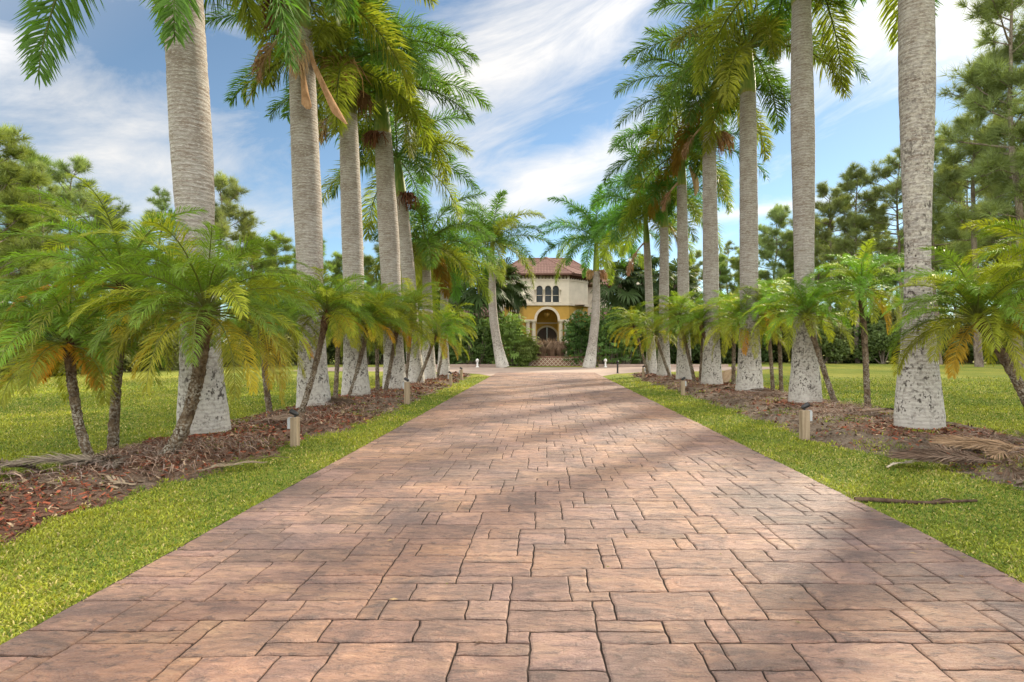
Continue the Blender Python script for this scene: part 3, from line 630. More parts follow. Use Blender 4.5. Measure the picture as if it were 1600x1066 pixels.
# ------------------------------------------------------------------ pygmy date palms
def date_palm(b, ctr, r, L, seed, label, n=34, curve=1.0, dying=(), fruit=(), dens=62, loc=None):
    x, y = loc or ground(*b); root = empty('date_palm', (x, y, float(max(bed_h(np.array(x), np.array(y)), 0)) - .03)); tag(root, label, 'palm tree', 'pygmy date palms along the driveway')
    tx = (ctr[0] - VX) * y / F - x; tz = hgt(ctr[1] - 14 * 8 / y, y) + .25 * math.sin(seed * 2.7) * (y > 11); rr = np.random.default_rng(seed)
    nz = 60; t = np.linspace(0, 1, nz); bow = curve
    P = np.column_stack([tx * t ** bow, .12 * tx * np.sin(np.pi * t), tz * t])
    seg = 12; rad = r * (np.interp(t, [0, .05, .3, .75, .93, 1], [1.3, 1.12, 1, 1.02, 1.4, .8]))[:, None] * (1 + rr.normal(0, .085, (nz, seg)))
    tc = np.interp(t, [0, .7, .85, 1], [1, 1, .8, .75])[:, None] * np.array([1.0, 1, 1]) * np.stack([np.ones(nz), np.interp(t, [.7, .9], [1, .8]), np.interp(t, [.7, .9], [1, .65])], 1)
    mb = MB(); mb.tube(P, rad, seg, tc)
    for i in range(150):                         # old leaf bases along the stem
        u = rr.random() ** .8; a = rr.uniform(0, 6.28); p = np.array([np.interp(u, t, P[:, k]) for k in range(3)]); q = np.array([math.cos(a), math.sin(a), .5])
        l = r * (.28 + (.9 if u > .8 else 0) * rr.random()); s = np.array([-math.sin(a), math.cos(a), 0]) * r * .3; o = p + q * r * np.array([.9, .9, 0])
        mb.add([o - s, o + s, o + q * l + s * .4 + np.array([0, 0, l * .4]), o + q * l - s * .4 + np.array([0, 0, l * .4])], [(0, 1, 2, 3)], (.9, .8, .7) if u < .8 else (1.0, .66, .45))
    mb.build('trunk', M['date_trunk'], root)
    c = date_crown(seed, L, n, dens).build('crown', M['date'], root); c.location = P[-1] - np.array([0, 0, .08])
    for (az, el, f, cc, tt) in dying:
        mb = MB(); frond(mb, np.zeros(3), az, el, L * f, 1.2, dens, .27, .016, cc, plum=.16, hang=.7, pw=1.1, pet=.15, beta0=.45, rach=.011)
        d = mb.build('dying_frond', M['date'], root); d.location = P[-1] - np.array([0, 0, .1]); d['label'] = tt
    for (fx, fz, s) in fruit:
        mb = MB(); k = np.random.default_rng(seed + 9); e = np.array([fx, -.12, fz]); mb.tube(np.array([[0, 0, 0], e * .5 + [0, 0, .18], e]), [.012, .01, .01], 5, (.5, .4, .3), 1, cap=False)
        for q in range(240):
            p = e + np.clip(k.normal(0, s * .4, 3), -s * .7, s * .7); w = s * .12; mb.add([p + [w, 0, 0], p + [0, w, 0], p - [w, 0, 0], p - [0, w, 0], p + [0, 0, w], p - [0, 0, w]], [(0, 1, 4), (1, 2, 4), (2, 3, 4), (3, 0, 4), (1, 0, 5), (2, 1, 5), (3, 2, 5), (0, 3, 5)])
        mb.build('fruit_cluster', [M['fruit'], M['date_trunk']], root)
    return root
OR, YE_ = (.46, .20, .02), (.42, .32, .03)
to, ty_ = 'orange dying frond', 'yellow dying frond'
date_palm((150, 727), (108, 548), .052, 1.15, 1, 'leftmost pygmy date palm stem, bent left, with an orange dying frond hanging from it', 30, .55, dying=[(-1.2, .2, .8, OR, to), (-.5, 0, .8, (.40, .24, .02), to), (2.6, .1, .9, OR, to), (-2.5, -.2, .9, YE_, ty_)])
date_palm((176, 712), (193, 455), .060, 1.6, 2, 'tallest stem of the left front date palm clump, with the highest crown', 40, 1.5, dying=[(-1.0, -.1, .7, YE_, ty_), (3.9, .3, .8, OR, to)])
date_palm((245, 725), (322, 505), .076, 1.42, 3, 'dark date palm stem curving right in front of the thickest left royal palm', 42, .45, dying=[(-.5, -.2, 1.0, YE_, ty_), (-2.3, -.2, .8, YE_, ty_), (.1, -.3, 1.1, (.32, .29, .03), ty_)], dens=75)
date_palm((422, 652), (408, 492), .058, 1.45, 4, 'date palm with yellow fronds trailing almost to the mulch, behind the front left path light', 38, .8, dying=[(-.9, -.5, 1.15, YE_, ty_), (-.4, -.6, 1.1, YE_, ty_), (-.1, .0, 1.0, OR, to)])
date_palm((466, 659), (511, 517), .055, 1.15, 5, 'date palm leaning right over the front left path light post', 36, .85, dying=[(-.6, .1, .8, (.5, .27, .02), to), (.2, .1, .8, YE_, ty_)])
date_palm((524, 627), (530, 500), .06, 1.3, 6, 'date palm standing between the second and third royal palms of the left row', 34, dying=[(-1.3, -.2, .8, YE_, ty_)])
date_palm((546, 625), (578, 512), .06, 1.3, 7, 'date palm leaning right in front of the third left royal palm', 36, dying=[(-.4, 0, .8, (.48, .26, .02), to), (-1.2, .1, .9, YE_, ty_)])
date_palm((590, 617), (588, 500), .06, 1.35, 8, 'upright date palm just left of the fourth left royal palm', 34)
date_palm((602, 616), (622, 505), .06, 1.4, 9, 'date palm with an orange frond in front of the fourth left royal palm', 36, dying=[(-1.0, 0, .9, OR, to)])
date_palm((633, 608), (645, 500), .06, 1.4, 10, 'date palm behind the second path light on the left', 34)
date_palm((652, 604), (681, 520), .06, 1.45, 11, 'date palm leaning toward the drive, near the far end of the left row', 38, dying=[(-1.0, -.1, .9, YE_, ty_), (-.2, -.2, .9, YE_, ty_)])
date_palm((683, 594), (700, 520), .06, 1.5, 12, 'last date palm of the left row before the crossing road', 32)
date_palm((0, 0), (1528, 515), .062, 1.25, 21, 'date palm with an orange-brown trunk slanting in from the right edge of the photo', 40, .85, dens=75, loc=(7.3, 8.2), dying=[(-2.6, -.2, .9, YE_, ty_)])
date_palm((0, 0), (1665, 455), .062, 1.35, 22, 'date palm mostly cut off by the right edge, only its crown showing', 38, 1.0, dens=75, loc=(7.6, 7.9), dying=[(3.4, -.1, .9, YE_, ty_)])
date_palm((1356, 642), (1346, 447), .065, 1.28, 23, 'tall upright date palm with black fruit bunches, between the two front right royal palms', 40, 1.0, fruit=[(-.72, -.12, .22), (.42, -.08, .22), (.72, -.2, .15)], dying=[(-.3, -.5, .9, (.50, .34, .03), ty_), (-.7, -.4, .85, YE_, ty_)])
date_palm((1308, 639), (1258, 518), .062, 1.3, 24, 'date palm leaning left across the second right royal palm', 40, .8, fruit=[(-.2, -.3, .1)])
date_palm((1221, 616), (1216, 490), .06, 1.5, 25, 'straight slim date palm behind the third right royal palm, right of its thinner twin', 38)
date_palm((1208, 617), (1198, 500), .055, 1.3, 26, 'thin date palm stem, left twin behind the third right royal palm', 34, dying=[(-1.8, -.2, .8, OR, to)])
date_palm((1190, 616), (1163, 510), .062, 1.6, 27, 'date palm leaning left in front of the third right royal palm', 40, .9, dying=[(-1.9, -.2, .8, OR, to)])
date_palm((1146, 605), (1147, 510), .07, 1.6, 28, 'upright dark date palm between the third and fourth right royal palms', 38)
date_palm((1127, 605), (1093, 515), .065, 1.5, 29, 'date palm leaning left across the fourth right royal palm', 38)
date_palm((1094, 600), (1100, 505), .06, 1.5, 30, 'date palm standing behind the fourth right royal palm', 34)
date_palm((1086, 602), (1060, 512), .065, 1.5, 31, 'date palm leaning left across the fifth right royal palm, above the small path light', 38)
date_palm((1047, 593), (1022, 520), .065, 1.6, 32, 'date palm leaning left near the house end of the right row', 36, dying=[(3.0, -.2, .9, YE_, ty_)])
date_palm((1013, 588), (990, 522), .065, 1.6, 33, 'yellowish date palm closest to the crossing road on the right', 36, dying=[(3.4, -.1, .9, YE_, ty_), (2.6, -.3, .9, YE_, ty_), (4.2, -.2, .9, YE_, ty_)])

# ------------------------------------------------------------------ path lights
def path_light(px, py, top, label, grp='wooden path lights beside the drive', w=.115, box=1):
    x, y = ground(px, py); root = empty('path_light', (x, y, 0), random.uniform(-.2, .2)); h = hgt(top, y); tag(root, label, 'path light', grp)
    mb = MB(); b = .008
    a = w / 2
    V = []
    for z, q in ((-.05, a), (h - b, a), (h, a - b)): V += [(-q, -q, z), (q, -q, z), (q, q, z), (-q, q, z)]
    fs = [(8, 9, 10, 11)]
    for k in (0, 4):
        for i in range(4): j = (i + 1) % 4; fs.append((k + i, k + j, k + 4 + j, k + 4 + i))
    mb.add(V, fs); mb.build('post', M['wood'], root)
    mb = MB(); sgn = 1 if px > VX else -1
    mb.box((sgn * a, -.04, h - .17), (sgn * (a + .05), .04, h - .02)); mb.box((sgn * (a + .012), -.045, h - .015), (sgn * (a + .042), .045, h - .003)); mb.build('junction_box', M['grey_box'], root)
    mb = MB(); mb.tube([(0, 0, h), (0, 0, h + .03)], [.018, .014], 8)
    q = np.array([(sgn * .07, 0, h + .10), (sgn * .05, 0, h + .085), (-sgn * .02, 0, h + .05), (-sgn * .05, 0, h + .035)]); mb.tube(q, [.034, .04, .034, .02], 12); mb.build('spotlight', M['black'], root)
    return root
path_light(461, 698, 652, 'largest wooden path light on the left, below the leaning date palm', w=.10)
path_light(636, 632, 597, 'wooden path light halfway along the left lawn edge')
path_light(704, 604, 585, 'small wooden path light near the far end of the left row')
path_light(721, 594, 578, 'farthest wooden path light on the left, by the crossing road')
path_light(1257, 688, 641, 'largest wooden path light on the right, with a grey box on its side', w=.12)
path_light(1067, 618, 595, 'small wooden path light in the grass below the fourth right royal palm', w=.11)
path_light(1005, 592, 575, 'farthest wooden path light on the right, at the foot of the last date palm')
x, y = ground(965, 583.5); root = empty('bollard', (x, y, 0)); tag(root, 'thin black bollard at the right corner of the drive and crossing road', 'bollard')
mb = MB(); mb.tube([(0, 0, -.02), (0, 0, .62)], .05, 10); mb.tube([(0, 0, 0), (0, 0, .03)], .09, 12); mb.build('post', M['black'], root)
mb = MB(); mb.tube([(0, 0, .62), (0, 0, .64), (0, 0, .70), (0, 0, .73)], [.05, .075, .075, .03], 12); mb.build('cap', M['black'], root, True)

# ------------------------------------------------------------------ fallen fronds and debris on the beds
def fallen(loc, az, L, label, c, dens=46, ll=.32, curl=.5, lw=.018, name='fallen_frond', cat='dead frond', n=1, spread=.5):
    root_mb = MB(); r = np.random.default_rng(int(abs(loc[0] * 100 + loc[1] * 7)))
    for i in range(n):
        a = az + r.normal(0, spread) * (n > 1); o = np.array([r.normal(0, .08) * (n > 1), r.normal(0, .08) * (n > 1), .03 + .05 * i * .5])
        before = root_mb.n
        frond(root_mb, o, a, .28, L * r.uniform(.8, 1.1), .5, dens, ll, lw, np.array(c) * r.uniform(.75, 1.25), plum=.15, hang=.3, pet=.12, beta0=.7, roll=curl * r.normal(0, 1), rach=.018, cvar=.35, rc=np.array(c) * 1.05)
        for q in range(len(root_mb.V)):
            pass
    z0 = float(max(bed_h(np.array(loc[0]), np.array(loc[1])), 0))
    V = np.concatenate(root_mb.V); V[:, 2] = .010 + np.clip(V[:, 2], -.4, .35) * .45 + .02 * np.abs(np.sin(9 * V[:, 0] + 5 * V[:, 1])); V[:, 2] = np.maximum(V[:, 2], .008)
    root_mb.V = [V]; root_mb.C = [np.concatenate(root_mb.C)]
    o = root_mb.build(name, M['dry'], None); o.location = (loc[0], loc[1], z0); tag(o, label, cat); return o
GR, TN, BR = (.22, .175, .14), (.30, .23, .16), (.15, .108, .072)
gr = lambda px, py: ground(px, py)
fallen(gr(195, 735), -1.1, .62, 'pale grey dried frond bundle draped over the mulch between the left front stems', GR, n=3, spread=.5)
fallen(gr(150, 748), 3.3, .85, 'grey dry fronds lying flat on the mulch left of the three-stemmed clump', GR, n=4, spread=.22, ll=.4)
fallen(gr(60, 752), 2.9, 1.0, 'brown weathered fronds at the left edge of the bed', (.27, .21, .16), n=3, spread=.3, ll=.4)
fallen(gr(200, 768), 3.2, .9, 'long pale frond along the drive side of the front left mulch bed', TN, n=2, spread=.15, ll=.28)
fallen(gr(318, 742), .5, .85, 'tan dried frond reaching from the left bed over the grass edge', (.25, .195, .14), n=2, spread=.2, ll=.13)
fallen(gr(405, 672), .3, .9, 'dry tan fronds on the mulch behind the front left path light', TN, n=3, spread=.5)
fallen(gr(560, 640), 2.8, 1.2, 'brown dead fronds heaped at the foot of the third left royal palm', BR, n=4, spread=.5, ll=.4)
fallen(gr(1386, 733), .35, .62, 'pale bleached leaf lying alone on the right grass', (.62, .53, .42), n=1, ll=.12, dens=40)
fallen(gr(1560, 738), 2.9, 1.1, 'brown dead fronds spread under the slanting date palm at right', BR, n=4, spread=.4, ll=.42)
fallen(gr(1600, 722), 3.6, .9, 'heap of arching dry fronds at the right edge of the photo', (.30, .21, .12), n=5, spread=.7, ll=.42)
fallen(gr(1335, 655), -.6, .9, 'tan and brown fronds heaped at the foot of the tall upright date palm', TN, n=4, spread=.8, ll=.24)
fallen(gr(1225, 625), 2.8, 1.1, 'dry fronds piled behind the second right royal palm', BR, n=4, spread=.7)
fallen(gr(1150, 612), 3.1, 1.0, 'dead fronds lying between the third and fourth right royal palms', TN, n=3, spread=.5)
mb = MB(); t = np.linspace(0, 1, 9); mb.tube(np.column_stack([t * 1.15, -.10 * np.sin(t * 2.6), .022 + .006 * np.sin(9 * t)]), .024 * (1 - .5 * t), 7, (1, 1, 1))
mb.tube(np.array([(.7, -.09, .03), (.85, -.02, .035), (.95, .0, .02)]), [.01, .008, .004], 5)
o = mb.build('fallen_stick', M['stick'], None, True); o.location = (*gr(1335, 784), 0); tag(o, 'brown stick lying across the right edge of the drive onto the grass', 'stick')
mb = MB(); t = np.linspace(0, 1, 12); s = np.linspace(-1, 1, 9); V = np.array([[(s_ * .28 * math.sin(math.pi * (.15 + .75 * t_))), .1 * s_ * s_, 0.02 + t_ * .9 - .15 * s_ * s_] for t_ in t for s_ in s]); V[:, 0] += .45 * (V[:, 2]) ** 2
i, j = np.meshgrid(np.arange(11), np.arange(8), indexing='ij'); i = i.ravel(); j = j.ravel(); mb.add(V, np.stack([i * 9 + j, i * 9 + j + 1, i * 9 + j + 10, i * 9 + j + 9], 1))
o = mb.build('fallen_sheath', M['tan'], None, True); o.location = (*gr(1127, 603), 0.05); o.rotation_euler = (0, .5, .3); tag(o, 'curled tan leaf sheath leaning at the right of the fourth right royal palm', 'leaf sheath')

# ------------------------------------------------------------------ pines and other trees
PV = {}
def pine_proto(key, **kw): PV[key] = (pine(**kw), kw['h'])
pine_proto('tall', seed=11, h=18, base=.42, spread=3.6, limbs=44, full=1.25, ln=.6)
pine_proto('tall2', seed=12, h=18, base=.35, spread=4.2, limbs=46, full=1.25, ln=.6)
pine_proto('thin', seed=13, h=15, base=.5, spread=2.6, limbs=30, full=1.0)
pine_proto('full', seed=14, h=12, base=.10, spread=3.2, limbs=54, full=1.7, tint=(.20, .27, .075))
pine_proto('full2', seed=15, h=12, base=.16, spread=2.8, limbs=48, full=1.6, tint=(.175, .245, .07))
pine_proto('flat', seed=16, h=16, base=.55, spread=4.0, limbs=34, full=1.35, ln=.6)
PM = {k: (tr, cr) for k, ((tr, cr), h) in PV.items()}; made = {}
def pine_tree(kind, px, d, top, label, rot=0, group='pines behind the lawn'):
    h = hgt(top, d); x = (px - VX) * d / F; h0 = PV[kind][1]
    if kind not in made:
        r = empty('pine_tree', (x, d, -.05), rot, h / h0); PM[kind][0].build('trunk', M['bark'], r, True); PM[kind][1].build('crown', M['pine'], r); made[kind] = r
    else:
        r = copy_tree(made[kind]); r.location = (x, d, -.05); r.rotation_euler = (0, 0, rot); s = h / h0; r.scale = (s, s, s)
    return tag(r, label, 'tree', group)
gl, grr, gb = 'trees along the left lawn edge', 'pines along the right lawn edge', 'trees behind the mansion'
sl = 'mid-height sunlit pine in the tree line left of the lawn'; srr = 'pine in the dense stand beyond the right lawn'; sb = 'tall tree top showing above the plants behind the mansion'
for a in [
    ('full', -12, 27, 205, 'bright yellow-green tree filling the left edge of the photo', 0.3, gl), ('full2', 40, 31, 245, 'green tree second from the left edge, half hidden by the date palm clump', 1.2, gl),
    ('thin', 60, 30, 262, sl, 2.0, gl), ('flat', 112, 36, 262, 'loose-crowned pine above the tallest left date palm crown', 2.5, gl), ('full', 165, 40, 330, sl, 2.9, gl),
    ('thin', 235, 40, 300, 'thin pine just left of the thickest royal palm trunk', .7, gl), ('flat', 345, 43, 285, 'pine with a rounded crown on a thin trunk between the first two left royal palms', 4.0, gl),
    ('full2', 385, 46, 352, sl, 5.0, gl), ('full', 430, 50, 368, sl, 1.0, gl), ('full2', 500, 50, 380, sl, 2.2, gl), ('full', 565, 55, 392, sl, 3.4, gl), ('tall', 600, 60, 370, sl, .4, gl),
    ('full', 300, 44, 400, sl, 4.4, gl), ('full2', 90, 37, 400, sl, 3.3, gl), ('full', -120, 27, 190, sl, 3.3, gl), ('full2', 650, 60, 380, sl, 5.4, gl),
    ('tall2', 1590, 40, -60, 'tallest pine, reaching out of the top right corner of the photo', .5, grr), ('tall', 1530, 44, 105, 'pine with layered limbs left of the tallest one at the right edge', 2.1, grr),
    ('tall', 1468, 50, 222, 'pine with a visible forked trunk right of the pinched royal palm', 3.4, grr), ('flat', 1405, 52, 248, 'round-topped pine partly behind the pinched right royal palm', .9, grr),
    ('tall2', 1340, 54, 268, 'dark pine between the two front right royal palms', 1.9, grr), ('flat', 1296, 56, 300, srr, 4.8, grr), ('flat', 1213, 62, 332, 'pine with a round crown standing alone left of the second right royal palm', 2.7, grr),
    ('tall', 1570, 52, 190, srr, 5.2, grr), ('tall2', 1515, 56, 260, srr, .1, grr), ('thin', 1435, 60, 300, srr, 1.1, grr), ('thin', 1385, 64, 330, srr, 2.1, grr), ('tall', 1630, 40, 40, srr, 4.1, grr), ('tall2', 1610, 55, 250, srr, 2.8, grr),
    ('flat', 1255, 66, 360, srr, .3, grr), ('thin', 1140, 72, 385, 'small pine top between the third and fourth right royal palms', 3.9, grr), ('flat', 1085, 75, 400, sb, 1.9, gb), ('flat', 1000, 80, 405, sb, 3.0, gb), ('full2', 960, 82, 425, sb, 1.0, gb), ('full', 700, 75, 400, sb, .2, gb), ('flat', 640, 80, 385, sb, 4.2, gb), ('full2', 1050, 78, 430, sb, 2.2, gb), ('full', 1180, 80, 420, srr, 1.3, grr)]:
    pine_tree(*a)
for i, (px, d, top, kind) in enumerate([(1010, 72, 420, 'full'), (1045, 66, 440, 'full2'), (1075, 70, 415, 'full'), (1120, 64, 405, 'full2'), (1160, 68, 395, 'full'), (1200, 62, 430, 'full2'), (1235, 66, 385, 'full'), (1275, 60, 350, 'full2'), (1310, 62, 380, 'full'), (1360, 62, 400, 'full2'), (1400, 60, 380, 'full'), (1450, 58, 360, 'full2'), (1490, 60, 340, 'full'), (1550, 56, 330, 'full2'), (1600, 55, 330, 'full')]):
    pine_tree(kind, px, d, top, 'full leafy tree low in the stand beyond the right lawn', i * 1.7, 'full trees under the right pines')
for i, (px, d, top, kind) in enumerate([(30, 33, 340, 'full2'), (140, 38, 400, 'full2'), (215, 42, 380, 'full'), (265, 44, 390, 'full2'), (410, 50, 400, 'full'), (465, 54, 395, 'full2'), (530, 56, 400, 'full'), (610, 60, 405, 'full2'), (665, 66, 400, 'full')]):
    pine_tree(kind, px, d, top, 'full leafy tree low in the tree line left of the lawn', i * 2.3, 'full trees along the left lawn')

# shrubs in the undergrowth
SH = []
for q, (c, sz, nl) in enumerate([((.07, .11, .035), .20, 9), ((.11, .155, .05), .18, 9), ((.15, .165, .055), .17, 8)]):
    rng = np.random.default_rng(60 + q); lm, stm = MB(), MB(); lobes = []
    for i in range(nl):
        a = rng.uniform(0, 6.28); rr = rng.uniform(0, 1.2); z = rng.uniform(.5, 2.5); lobes.append(((math.cos(a) * rr, math.sin(a) * rr, z), (rng.uniform(.5, .9), rng.uniform(.5, .9), rng.uniform(.45, .75))))
        stm.tube(np.array([(0.1 * math.cos(a), .1 * math.sin(a), -.05), (math.cos(a) * rr * .5, math.sin(a) * rr * .5, z * .5), (math.cos(a) * rr, math.sin(a) * rr, z)]), [.04, .03, .012], 5)
    leafmass(lm, lobes, 420, sz, c); SH.append((lm, stm))
madesh = {}
def shrub(q, x, y, s, rot, label, group):
    if q not in madesh:
        r = empty('shrub', (x, y, 0), rot, s); SH[q][0].build('foliage', M['shrub'], r); SH[q][1].build('stem', M['bark'], r, True); madesh[q] = r
    else:
        r = copy_tree(madesh[q]); r.location = (x, y, 0); r.rotation_euler = (0, 0, rot); r.scale = (s, s, s)
    return tag(r, label, 'shrub', group)
rs = np.random.default_rng(91)
LS = ['dark shrub in the undergrowth beyond the right lawn', 'green shrub in the undergrowth beyond the right lawn', 'yellowish shrub in the undergrowth beyond the right lawn']
for px in np.arange(1170, 1760, 19):
    d = 52 + rs.uniform(-1.5, 7) - max(0, px - 1450) * .012; q = int(rs.choice([0, 0, 0, 1, 1, 2])); shrub(q, (px - VX) * d / F, d, rs.uniform(1.0, 1.75), rs.uniform(0, 6), LS[q], 'shrubs beyond the right lawn')
LL = ['dark shrub under the trees at the left lawn edge', 'green shrub under the trees at the left lawn edge', 'yellowish shrub under the trees at the left lawn edge']
for px in np.arange(-130, 660, 22):
    d = np.interp(px, [-130, 0, 200, 430, 660], [22, 25, 34, 44, 52]) + rs.uniform(0, 4.5); q = int(rs.choice([0, 1, 1, 2, 2])); shrub(q, (px - VX) * d / F, d, rs.uniform(.65, 1.25), rs.uniform(0, 6), LL[q], 'shrubs along the left lawn edge')
for px in np.arange(560, 740, 16):
    d = 50 + rs.uniform(0, 6); q = int(rs.choice([0, 0, 1])); shrub(q, (px - VX) * d / F, d, rs.uniform(1.1, 1.7), rs.uniform(0, 6), 'dark shrub left of the mansion behind the crossing road', 'shrubs left of the mansion')
for px in np.arange(985, 1180, 15):
    d = 51 + rs.uniform(0, 7); q = int(rs.choice([0, 0, 1])); shrub(q, (px - VX) * d / F, d, rs.uniform(1.2, 1.9), rs.uniform(0, 6), 'dark shrub right of the mansion behind the crossing road', 'shrubs right of the mansion')

# ------------------------------------------------------------------ fan palms and bushes around the entrance
def fan_palm(px, d, top, label, seed, r=.9, c=(.05, .085, .026), group='fan palms around the mansion', n=30):
    x = (px - VX) * d / F; r *= 1.3; h = hgt(top, d) - r * .55; root = empty('fan_palm', (x, d, 0)); tag(root, label, 'palm tree', group)
    t = np.linspace(0, 1, 10); mb = MB(); mb.tube(np.column_stack([.2 * np.sin(2 * t), 0 * t, h * t]), np.interp(t, [0, .8, 1], [.16, .14, .18]), 10, (.9, .85, .8)); mb.build('trunk', M['bark'], root, True)
    cr = fan_crown(seed, n, r * 1.0, r * .95, c=c).build('crown', M['shrub'], root); cr.location = (.2 * math.sin(2), 0, h)
fan_palm(745, 47, 432, 'fan palm with drooping leaves left of the curved palm by the entrance', 1, 1.25)
fan_palm(780, 50, 430, 'fan palm behind the left curved royal palm, close to the upper windows', 2, 1.15)
fan_palm(806, 51, 452, 'fan palm whose leaves reach below the left side of the upper windows', 3, .65)
fan_palm(712, 52, 440, 'fan palm standing before the ochre left wing', 4, 1.2)
fan_palm(965, 50, 428, 'dark fan palm just right of the right curved royal palm', 5, 1.3, (.04, .07, .022))
fan_palm(1000, 52, 425, 'tall dark fan palm behind the house end of the right row', 6, 1.4, (.04, .07, .022))
fan_palm(985, 54, 455, 'lower dark fan palm in front of the right wing', 7, 1.3, (.04, .07, .022))
fan_palm(1052, 55, 430, 'fan palm farther right behind the slim right royal palms', 8, 1.3)
fan_palm(690, 54, 400, 'fan palm with a brown shaggy top above the last left date palm', 9, 1.2, (.10, .085, .03))
def bush(px, d, top, wid, label, seed, c, n=60):
    global rng; keep = rng; rng = np.random.default_rng(seed); x = (px - VX) * d / F; H = hgt(top, d); root = empty('fan_bush', (x, d, 0)); tag(root, label, 'shrub', 'leafy bushes by the entrance')
    mb, st = MB(), MB()
    for i in range(n):
        a = rng.uniform(0, 6.28); rr = wid * math.sqrt(rng.random()); zz = H * rng.uniform(.06, .9) * (1 - .35 * (rr / wid) ** 2)
        b = np.array([math.cos(a) * rr * .8, math.sin(a) * rr * .6, zz])
        fanleaf(mb, b, a + rng.normal(0, .5), rng.uniform(.0, 1.1), rng.uniform(.25, .5), rng.uniform(.42, .72), 14, np.array(c) * rng.uniform(.65, 1.5), rng.uniform(.2, .9))
        if i % 4 == 0: st.tube(np.array([(b[0] * .5, b[1] * .5, -.05), (b[0] * .8, b[1] * .8, zz * .5), b]), [.04, .035, .02], 6)
    leafmass(mb, [((rng.normal(0, wid * .35), rng.normal(0, wid * .3), H * rng.uniform(.2, .72)), (wid * .55, wid * .5, H * .22)) for _ in range(9)], 260, .22, np.array(c) * .85)
    mb.build('foliage', M['shrub'], root); st.build('stem', M['bark'], root, True); rng = keep
G1, G2 = (.18, .26, .065), (.10, .17, .048)
bush(745, 45.0, 484, 1.7, 'leafy bush left of the left curved royal palm', 1, G2, 110)
bush(765, 46.5, 470, 1.1, 'tall dark bush behind the left curved royal palm base', 2, G2, 90)
bush(800, 45.5, 480, 1.35, 'bright bush with fan leaves right of the left curved royal palm', 3, G1, 100)
bush(822, 45.6, 515, .7, 'low light green bush beside the left entrance columns', 4, G1, 60)
bush(905, 46.5, 478, 1.25, 'dark bush hiding the right side arch of the mansion', 5, G2, 110)
bush(945, 45.5, 464, 1.75, 'large leafy bush behind the right curved royal palm', 6, (.12, .20, .055), 140)
bush(972, 45.8, 478, 1.15, 'bush at the right end of the entrance planting', 7, (.12, .20, .055), 110)
bush(720, 46.5, 505, 1.1, 'low dark bush by the kerb left of the entrance', 8, G2, 80)
bush(1003, 47, 505, 1.1, 'low bush right of the entrance planting near the last date palm', 9, G2, 80)
def agrass(px, d, top, label, seed, c, n=520, rad=.8):
    k = np.random.default_rng(seed); H = hgt(top, d); x = (px - VX) * d / F; mb = MB(); a = k.uniform(0, 6.28, n); sp = k.uniform(.1, 1, n)
    b = np.stack([np.cos(a) * rad * .3, np.sin(a) * rad * .3, 0 * a], 1); m_ = b + np.stack([np.cos(a) * sp * rad * .6, np.sin(a) * sp * rad * .6, H * k.uniform(.55, .85, n)], 1); e = m_ + np.stack([np.cos(a) * sp * rad * 1.25, np.sin(a) * sp * rad * 1.0, H * (.35 - .8 * sp)], 1)
    W = np.stack([-np.sin(a), np.cos(a), 0 * a], 1) * .018; V = np.stack([b - W, b + W, m_ + W, m_ - W, e], 1).reshape(-1, 3); q = np.arange(n) * 5
    mb.add(V, np.stack([q, q + 1, q + 2, q + 3], 1), np.repeat(np.array(c) * k.uniform(.6, 1.4, (n, 1)), 5, 0)); mb.Fc.append((np.stack([q + 3, q + 2, q + 4], 1), 0))
    o = mb.build('ornamental_grass', M['dry']); o.location = (x, d, 0.75); tag(o, label, 'grass clump', 'reddish ornamental grasses in the planter')
for px, top, lab in ((833, 553, 'left end clump of reddish grass in the entrance planter'), (848, 547, 'second clump from the left of reddish grass in the entrance planter'), (862, 545, 'tallest middle clump of reddish grass in the entrance planter'), (876, 549, 'right end clump of reddish grass in the entrance planter')):
    agrass(px, 47.2, top - 3, lab, px, (.30, .20, .14))
# brick planter with a diamond pattern
root = empty('planter_wall', ((862 - VX) * 46 / F, 46, 0)); tag(root, 'low brick planter wall with a diamond lattice pattern in front of the entrance', 'planter')
mb = MB(); mb.box((-3.4, 0, -.05), (3.3, 2.2, .70)); mb.build('wall', M['lattice'], root)
mb = MB()
for i in range(-14, 22):
    for s in (1, -1):
        x0 = -3.4 + i * .34; pts = [(x0, .02), (x0 + s * .64, .66)]
        if min(pts[0][0], pts[1][0]) < -3.4 or max(pts[0][0], pts[1][0]) > 3.3: continue
        mb.tube(np.array([(p[0], -.012 - .004 * (s > 0), p[1]) for p in pts]), .022, 4)
mb.build('lattice', M['trim'], root)
mb = MB(); mb.box((-3.45, -.06, .70), (3.35, 2.25, .76)); mb.build('coping', M['lattice'], root)
mb = MB(); mb.box((-12, 43.05, -.05), (-.2 - 3.2, 43.35, .22)); mb.box((4.2, 43.05, -.05), (14, 43.35, .22)); tag(mb.build('kerb', M['road']), kind='structure')
def post_light(px, d, label):
    root = empty('garden_light', ((px - VX) * d / F, d, 0)); tag(root, label, 'garden light', 'white garden lights by the crossing road')
    mb = MB(); mb.tube([(0, 0, 0), (0, 0, .06), (0, 0, .08), (0, 0, .42)], [.13, .12, .07, .06], 10); mb.build('post', M['white'], root, True)
    mb = MB(); mb.tube([(0, 0, .42), (0, 0, .46), (0, 0, .58), (0, 0, .66)], [.10, .13, .12, .02], 12); mb.build('head', M['white'], root, True)
post_light(746, 42.9, 'white garden light left of the curved royal palms'); post_light(946, 42.9, 'white garden light right of the curved royal palms')

